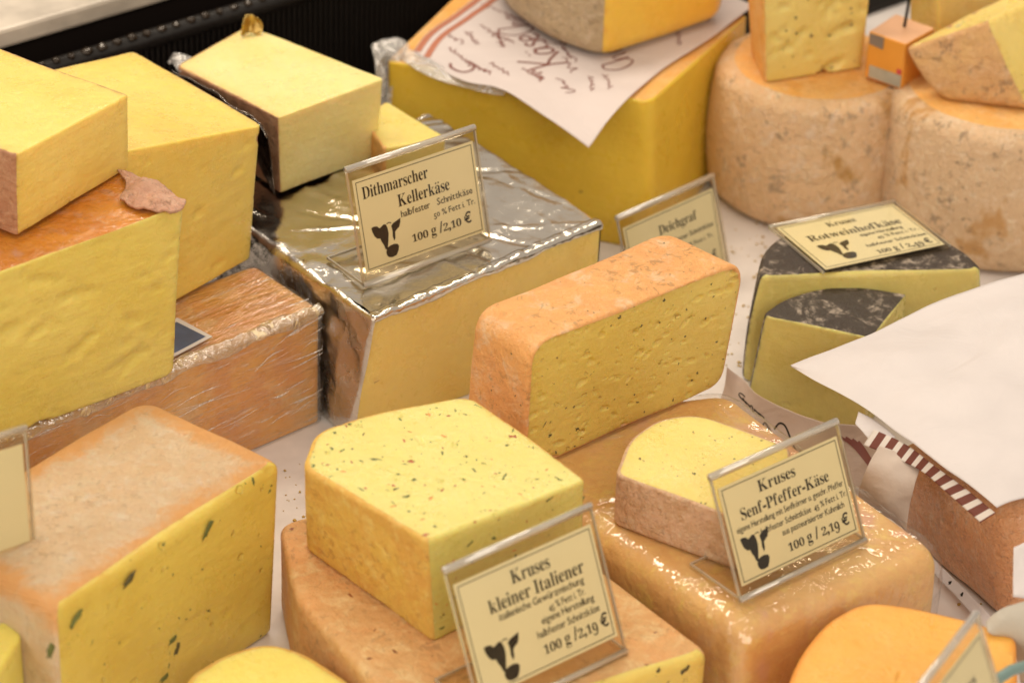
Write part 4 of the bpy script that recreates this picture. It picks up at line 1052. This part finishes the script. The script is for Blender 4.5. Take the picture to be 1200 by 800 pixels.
# AB, AC
T, B = down([(300, 905), (440, 822), (400, 790), (355, 762), (312, 750), (262, 764), (205, 800)], .05, 0)
res = loft(T, B, [.01]*3+[.02]*4, ['r']*7, 'paste', 'r', .005, .004, amp=.0004, seed=30)
cheese('lime_yellow_cheese', 'rounded lime-yellow cheese peeking up at the bottom edge, right of the herb block', res, {'paste': Y_AB, 'r': R_V}, mid(T, B), {'r': 'rind'})
T, B = down([(-30, 830), (26, 742), (8, 724), (-110, 780)], .085, 0)
res = loft(T, B, [.004]*4, ['paste']*4, 'paste', 'r', .003, .004, amp=.0004, seed=31)
cheese('yellow_cheese_corner', 'corner of a yellow cheese at the lower left edge, before the herb block', res, {'paste': Y_AB, 'r': R_V}, mid(T, B), {'r': 'rind'})

# ================================================================== PAPERS ON THE RIGHT
# S: pink cheese in paper
T, B = upright([(1180, 742, 1188, 606), (1330, 690, 1340, 560), (1215, 560, 1215, 440), (1050, 618, 1046, 522)], 0)
res = loft(T, B, [.022, .02, .01, .014], ['r', 'r', 'r', 's'], 'r', 'r', .014, .008, ds=.003, amp=.0012, nsc=30, seed=32, bulge=.004)
t = cheese('pink_rind_cheese', 'pink-brown washed rind cheese half wrapped in white striped paper, right edge', res, {'s': R_S, 'r': R_S}, mid(T, B), {'s': 'rind', 'r': 'end_rind'})
PAP = paper_mat('white_paper')
PAPT = paper_mat('tan_shaded_paper', None, (.70, .60, .52, 1))  # darker copy of the white paper, with shade put into its colour
pt = thing('wrapping_paper', P(1100, 450, .11), 'large white wrapping paper with brown striped lower edge, draped over the cheeses at right', 'paper', 'sheets of wrapping paper')
low = [(927, 430, .098), (1003, 477, .096), (1062, 520, .096), (1117, 561, .098), (1168, 600, .098)]
up_ = [(926, 429, .098), (1010, 393, .104), (1090, 353, .112), (1200, 317, .124), (1330, 270, .13)]
r1 = [(928, 430, .099), (1012, 445, .102), (1090, 470, .106), (1165, 510, .108), (1235, 560, .104)]
r2 = [(928, 429, .099), (1012, 417, .104), (1095, 410, .112), (1190, 415, .120), (1300, 440, .12)]
_, evR = sheet('sheet', [low, r1, r2, up_], PAP, pt, 90, 70, .0050, 11, 41)
lowS = [(1018, 508, .090), (1040, 516, .090), (1062, 522, .090), (1117, 562, .092), (1166, 600, .092)]
lowB = [(1010, 522, .084), (1034, 530, .083), (1052, 538, .083), (1100, 566, .084), (1150, 608, .083)]
STR = paper_mat('striped_paper', ('s', -1, 2, 10.5, -1, 2), (.80, .74, .68, 1), (.20, .06, .04, 1))
lowS = [(1024, 503, .0945), (1062, 521, .0945), (1092, 543, .095), (1130, 571, .096), (1167, 601, .0965)]
lowB = [(1012, 521, .088), (1050, 537, .088), (1082, 553, .089), (1112, 579, .090), (1149, 612, .090)]
sheet('striped_edge', [lowS, lowB], STR, pt, 60, 10, .0003, 30, 42)
sheet('folded_flap', [[(1006, 482, .094), (1026, 492, .094), (1050, 512, .094)], [(1002, 496, .090), (1016, 512, .088), (1022, 522, .088)]], PAP, pt, 20, 12, .0006, 60, 43)

# R2: printed paper behind the mustard cheese
pt = thing('wrapping_paper', P(930, 520, 0), 'shade-tinted tan wrapping paper with script and brown stripes, in front of the smaller black-rinded wedge', 'paper', 'sheets of wrapping paper')
STR2 = paper_mat('script_paper', None, (.62, .50, .42, 1))  # the shadow on this paper is put into its tan colour
rowsP = [[(852, 430, .040), (870, 443, .034), (890, 464, .034), (925, 480, .034), (965, 493, .034), (1000, 496, .034), (1022, 498, .036)],
         [(848, 455, .022), (862, 470, .022), (890, 490, .022), (925, 505, .022), (965, 520, .022), (1005, 522, .024), (1030, 528, .028)],
         [(836, 488, .006), (860, 505, .006), (890, 525, .006), (925, 545, .006), (965, 562, .006), (1008, 572, .008), (1040, 580, .012)]]
_, evP = sheet('sheet', rowsP, STR2, pt, 80, 30, .0008, 40, 44)
rs = np.random.RandomState(12)
ribbon_on(evP, [[(.74+.017*j+.16*k/12, .30+.02*j+.42*k/12+.03*math.sin(k/12*3)) for k in range(13) if .74+.017*j+.16*k/12 < .93] for j in range(0, 8, 2)], .0017, mat_brownink, pt, 'printed_stripe')
ribbon_on(evP, word([(CC, .55)], .17, .28, .10, -.2)+[squiggle(.21, .36, .16, .035, .45, 5, rs)], .0008, mat_ink, pt, 'printed_writing')['kind'] = 'stuff'
ribbon_on(evP, [smoothline([(.42, .56), (.45, .40), (.48, .42), (.51, .62), (.54, .78)]), [(.555, .72), (.558, .75)], smoothline([(.35, .62), (.37, .52), (.40, .62)])], .0013, mat_ink, pt, 'printed_writing')['kind'] = 'stuff'

# R3: paper round the left end of the pink cheese, and strip below it
pt = thing('wrapping_paper', P(1040, 600, 0), 'crumpled shade-tinted tan paper flap tucked round the left end of the pink-brown cheese', 'paper', 'sheets of wrapping paper')
sheet('flap', [[(1030, 522, .092), (1052, 530, .090), (1080, 545, .086)], [(1015, 552, .078), (1045, 560, .080), (1072, 568, .078)], [(1006, 580, .056), (1036, 590, .062), (1066, 592, .062)], [(1012, 592, .046), (1040, 606, .046), (1062, 620, .046)]], PAPT, pt, 40, 40, .0018, 50, 45)
_, evS = sheet('lower_strip', [[(1060, 622, .03), (1100, 660, .014), (1130, 690, .014), (1168, 728, .014)], [(1062, 628, .02), (1096, 672, .010), (1122, 700, .010), (1156, 738, .010)]], PAP, pt, 40, 8, .0006, 60, 46)
bits('printed_dot', [(evS(.52, .5)+np.array([0, -.0004, .0004]), np.array([0, -.5, .85])), (evS(.68, .5)+np.array([0, -.0004, .0004]), np.array([0, -.5, .85]))], rs, .0012, .0013, .1, mat_ink, pt, 1.3)
# scraps in the lower right corner
PG = paper_mat('grey_paper', None, (.60, .56, .48, 1))
pt = thing('paper_scrap', P(1200, 740, .06), 'greyish curled paper piece at the right edge above the orange cheese', 'paper')
sheet('sheet', [[(1155, 728, .080), (1172, 714, .086), (1200, 704, .09), (1240, 696, .09)], [(1160, 742, .078), (1178, 732, .082), (1205, 724, .086), (1245, 716, .086)], [(1186, 752, .070), (1200, 760, .07), (1225, 770, .07), (1260, 770, .07)], [(1196, 800, .045), (1215, 805, .045), (1240, 810, .045), (1270, 810, .045)]], PG, pt, 30, 30, .0012, 50, 47, .0004)
sheet('folded_end', [[(1188, 640, .10), (1215, 630, .10)], [(1187, 700, .085), (1220, 705, .085)]], PAP, pt, 14, 14, .0012, 50, 48, .0004)
t = thing('plastic_rim', P(1185, 792, .09), 'blurred teal plastic rim in the bottom right corner', 'rim')
tube('rim_bar', [P(1150, 815, .09), P(1168, 796, .09), P(1185, 785, .09), P(1225, 772, .09)], .0032, plain('teal_plastic', (.20, .30, .28, 1), .3), t, 10)

rs = np.random.RandomState(90); sp_ = []
for (u0, v0, u1, v1, n) in ((330, 540, 356, 612, 14), (855, 255, 905, 330, 26), (850, 330, 880, 430, 16), (1110, 660, 1160, 760, 8)):
    for _ in range(n): sp_.append((P(u0+(u1-u0)*rs.rand(), v0+(v1-v0)*rs.rand(), .0003), np.array([0, 0, 1.])))
t = thing('cheese_crumbs', P(870, 300, 0), 'tiny cheese crumbs lying on the white counter between the cheeses', 'crumbs', kind='stuff')
bits('crumbs', sp_, rs, .0004, .0013, .7, Y_B, t, 1.5, sink=-.2)

# ================================================================== PRICE TAGS
cowpos = (.07, .07, .23, .38)
ZT = .1025
tag((-.0979, .0572, ZT, .6637, .2425, .0169, .1047, .0811), 'clear-cased price tag for Dithmarscher Kellerkäse standing on the silver foil block',
    [('Dithmarscher', .06, .60, .775, .19), ('Kellerkäse', .33, .76, .575, .19), ('halbfester', .34, .58, .455, .105), ('Schnittkäse', .64, .94, .455, .105), ('50 % Fett i. Tr.', .60, .95, .335, .095), ('100 g /2,10 €', .40, .90, .155, .165)], (.09, .08, .24, .38), top=.0085, bottom=.0085)
tag((.1382, -.2386, ZW+.0002, .6944, .4516, .0004, .1017, .0760), 'clear-cased price tag for Kruses Senf-Pfeffer-Käse leaning on the film-wrapped loaf',
    [('Kruses', .30, .61, .80, .17), ('Senf-Pfeffer-Käse', .12, .86, .61, .17), ('eigene Herstellung mit Senfkörner u. geschr. Pfeffer', .06, .96, .505, .09), ('halbfester Schnittkäse  45 % Fett i. Tr.', .24, .97, .395, .09), ('aus pasteurisierter Kuhmilch', .40, .93, .295, .09), ('100 g / 2,19 €', .42, .94, .115, .17)], cowpos, top=.008, bottom=.0085)
tag((-.0078, -.3422, ZX+.0002, .6817, .4215, .0126, .1038, .0890), 'clear-cased price tag for Kruses kleiner Italiener, in front of the speckled cheese',
    [('Kruses', .38, .66, .80, .17), ('kleiner Italiener', .19, .88, .64, .17), ('italienische Gewürzmischung', .24, .86, .555, .09), ('45 % Fett i. Tr.', .58, .85, .46, .085), ('eigene Herstellung', .51, .90, .375, .09), ('halbfester Schnittkäse', .46, .92, .275, .09), ('100 g /2,19 €', .48, .96, .125, .16)], (.09, .05, .25, .36), top=.0095, bottom=.012)
tag((.0900, .2025, .0006, .7716, .317, .0047, .1005, .0761), 'clear-cased price tag for Deichgraf half hidden behind the brick cheese',
    [('Deichgraf', .36, .78, .72, .17), ('halbfester Schnittkäse', .42, .94, .55, .09), ('50 % Fett i. Tr.', .58, .92, .42, .08), ('100 g / 1,89 €', .50, .92, .14, .16)], cowpos, top=.0085, bottom=.008)
tag((.2109, .1255, ZQ+.0045, .4521, 1.605, -.0004, .1027, .0739), 'price tag for Kruses Rotweinhofkäse lying flat on the black-rinded half cheese',
    [('Kruses', .36, .60, .80, .14), ('Rotweinhofkäse', .12, .90, .58, .18), ('eigene Herstellung', .50, .86, .48, .085), ('45 % Fett i. Tr.', .60, .95, .375, .085), ('halbfester Schnittkäse', .46, .96, .25, .085), ('100 g / 2,49 €', .48, .94, .08, .15)], (.12, .10, .26, .38), top=.003, bottom=.003, base=False)
tag((.2312, -.4443, .0775, 1.0777, .419, -.0304, .1026, .0756), 'tilted clear-cased price tag cut off by the bottom right corner, on the orange cheese',
    [('Kruses', .50, .80, .66, .16)], None, top=.009, bottom=.008)
tag((-.3337, -.3335, .1155, .8336, .2001, -.1359, .1028, .0777), 'out-of-focus price tag cut off by the left edge, standing on the herb block',
    [], None, border=False)
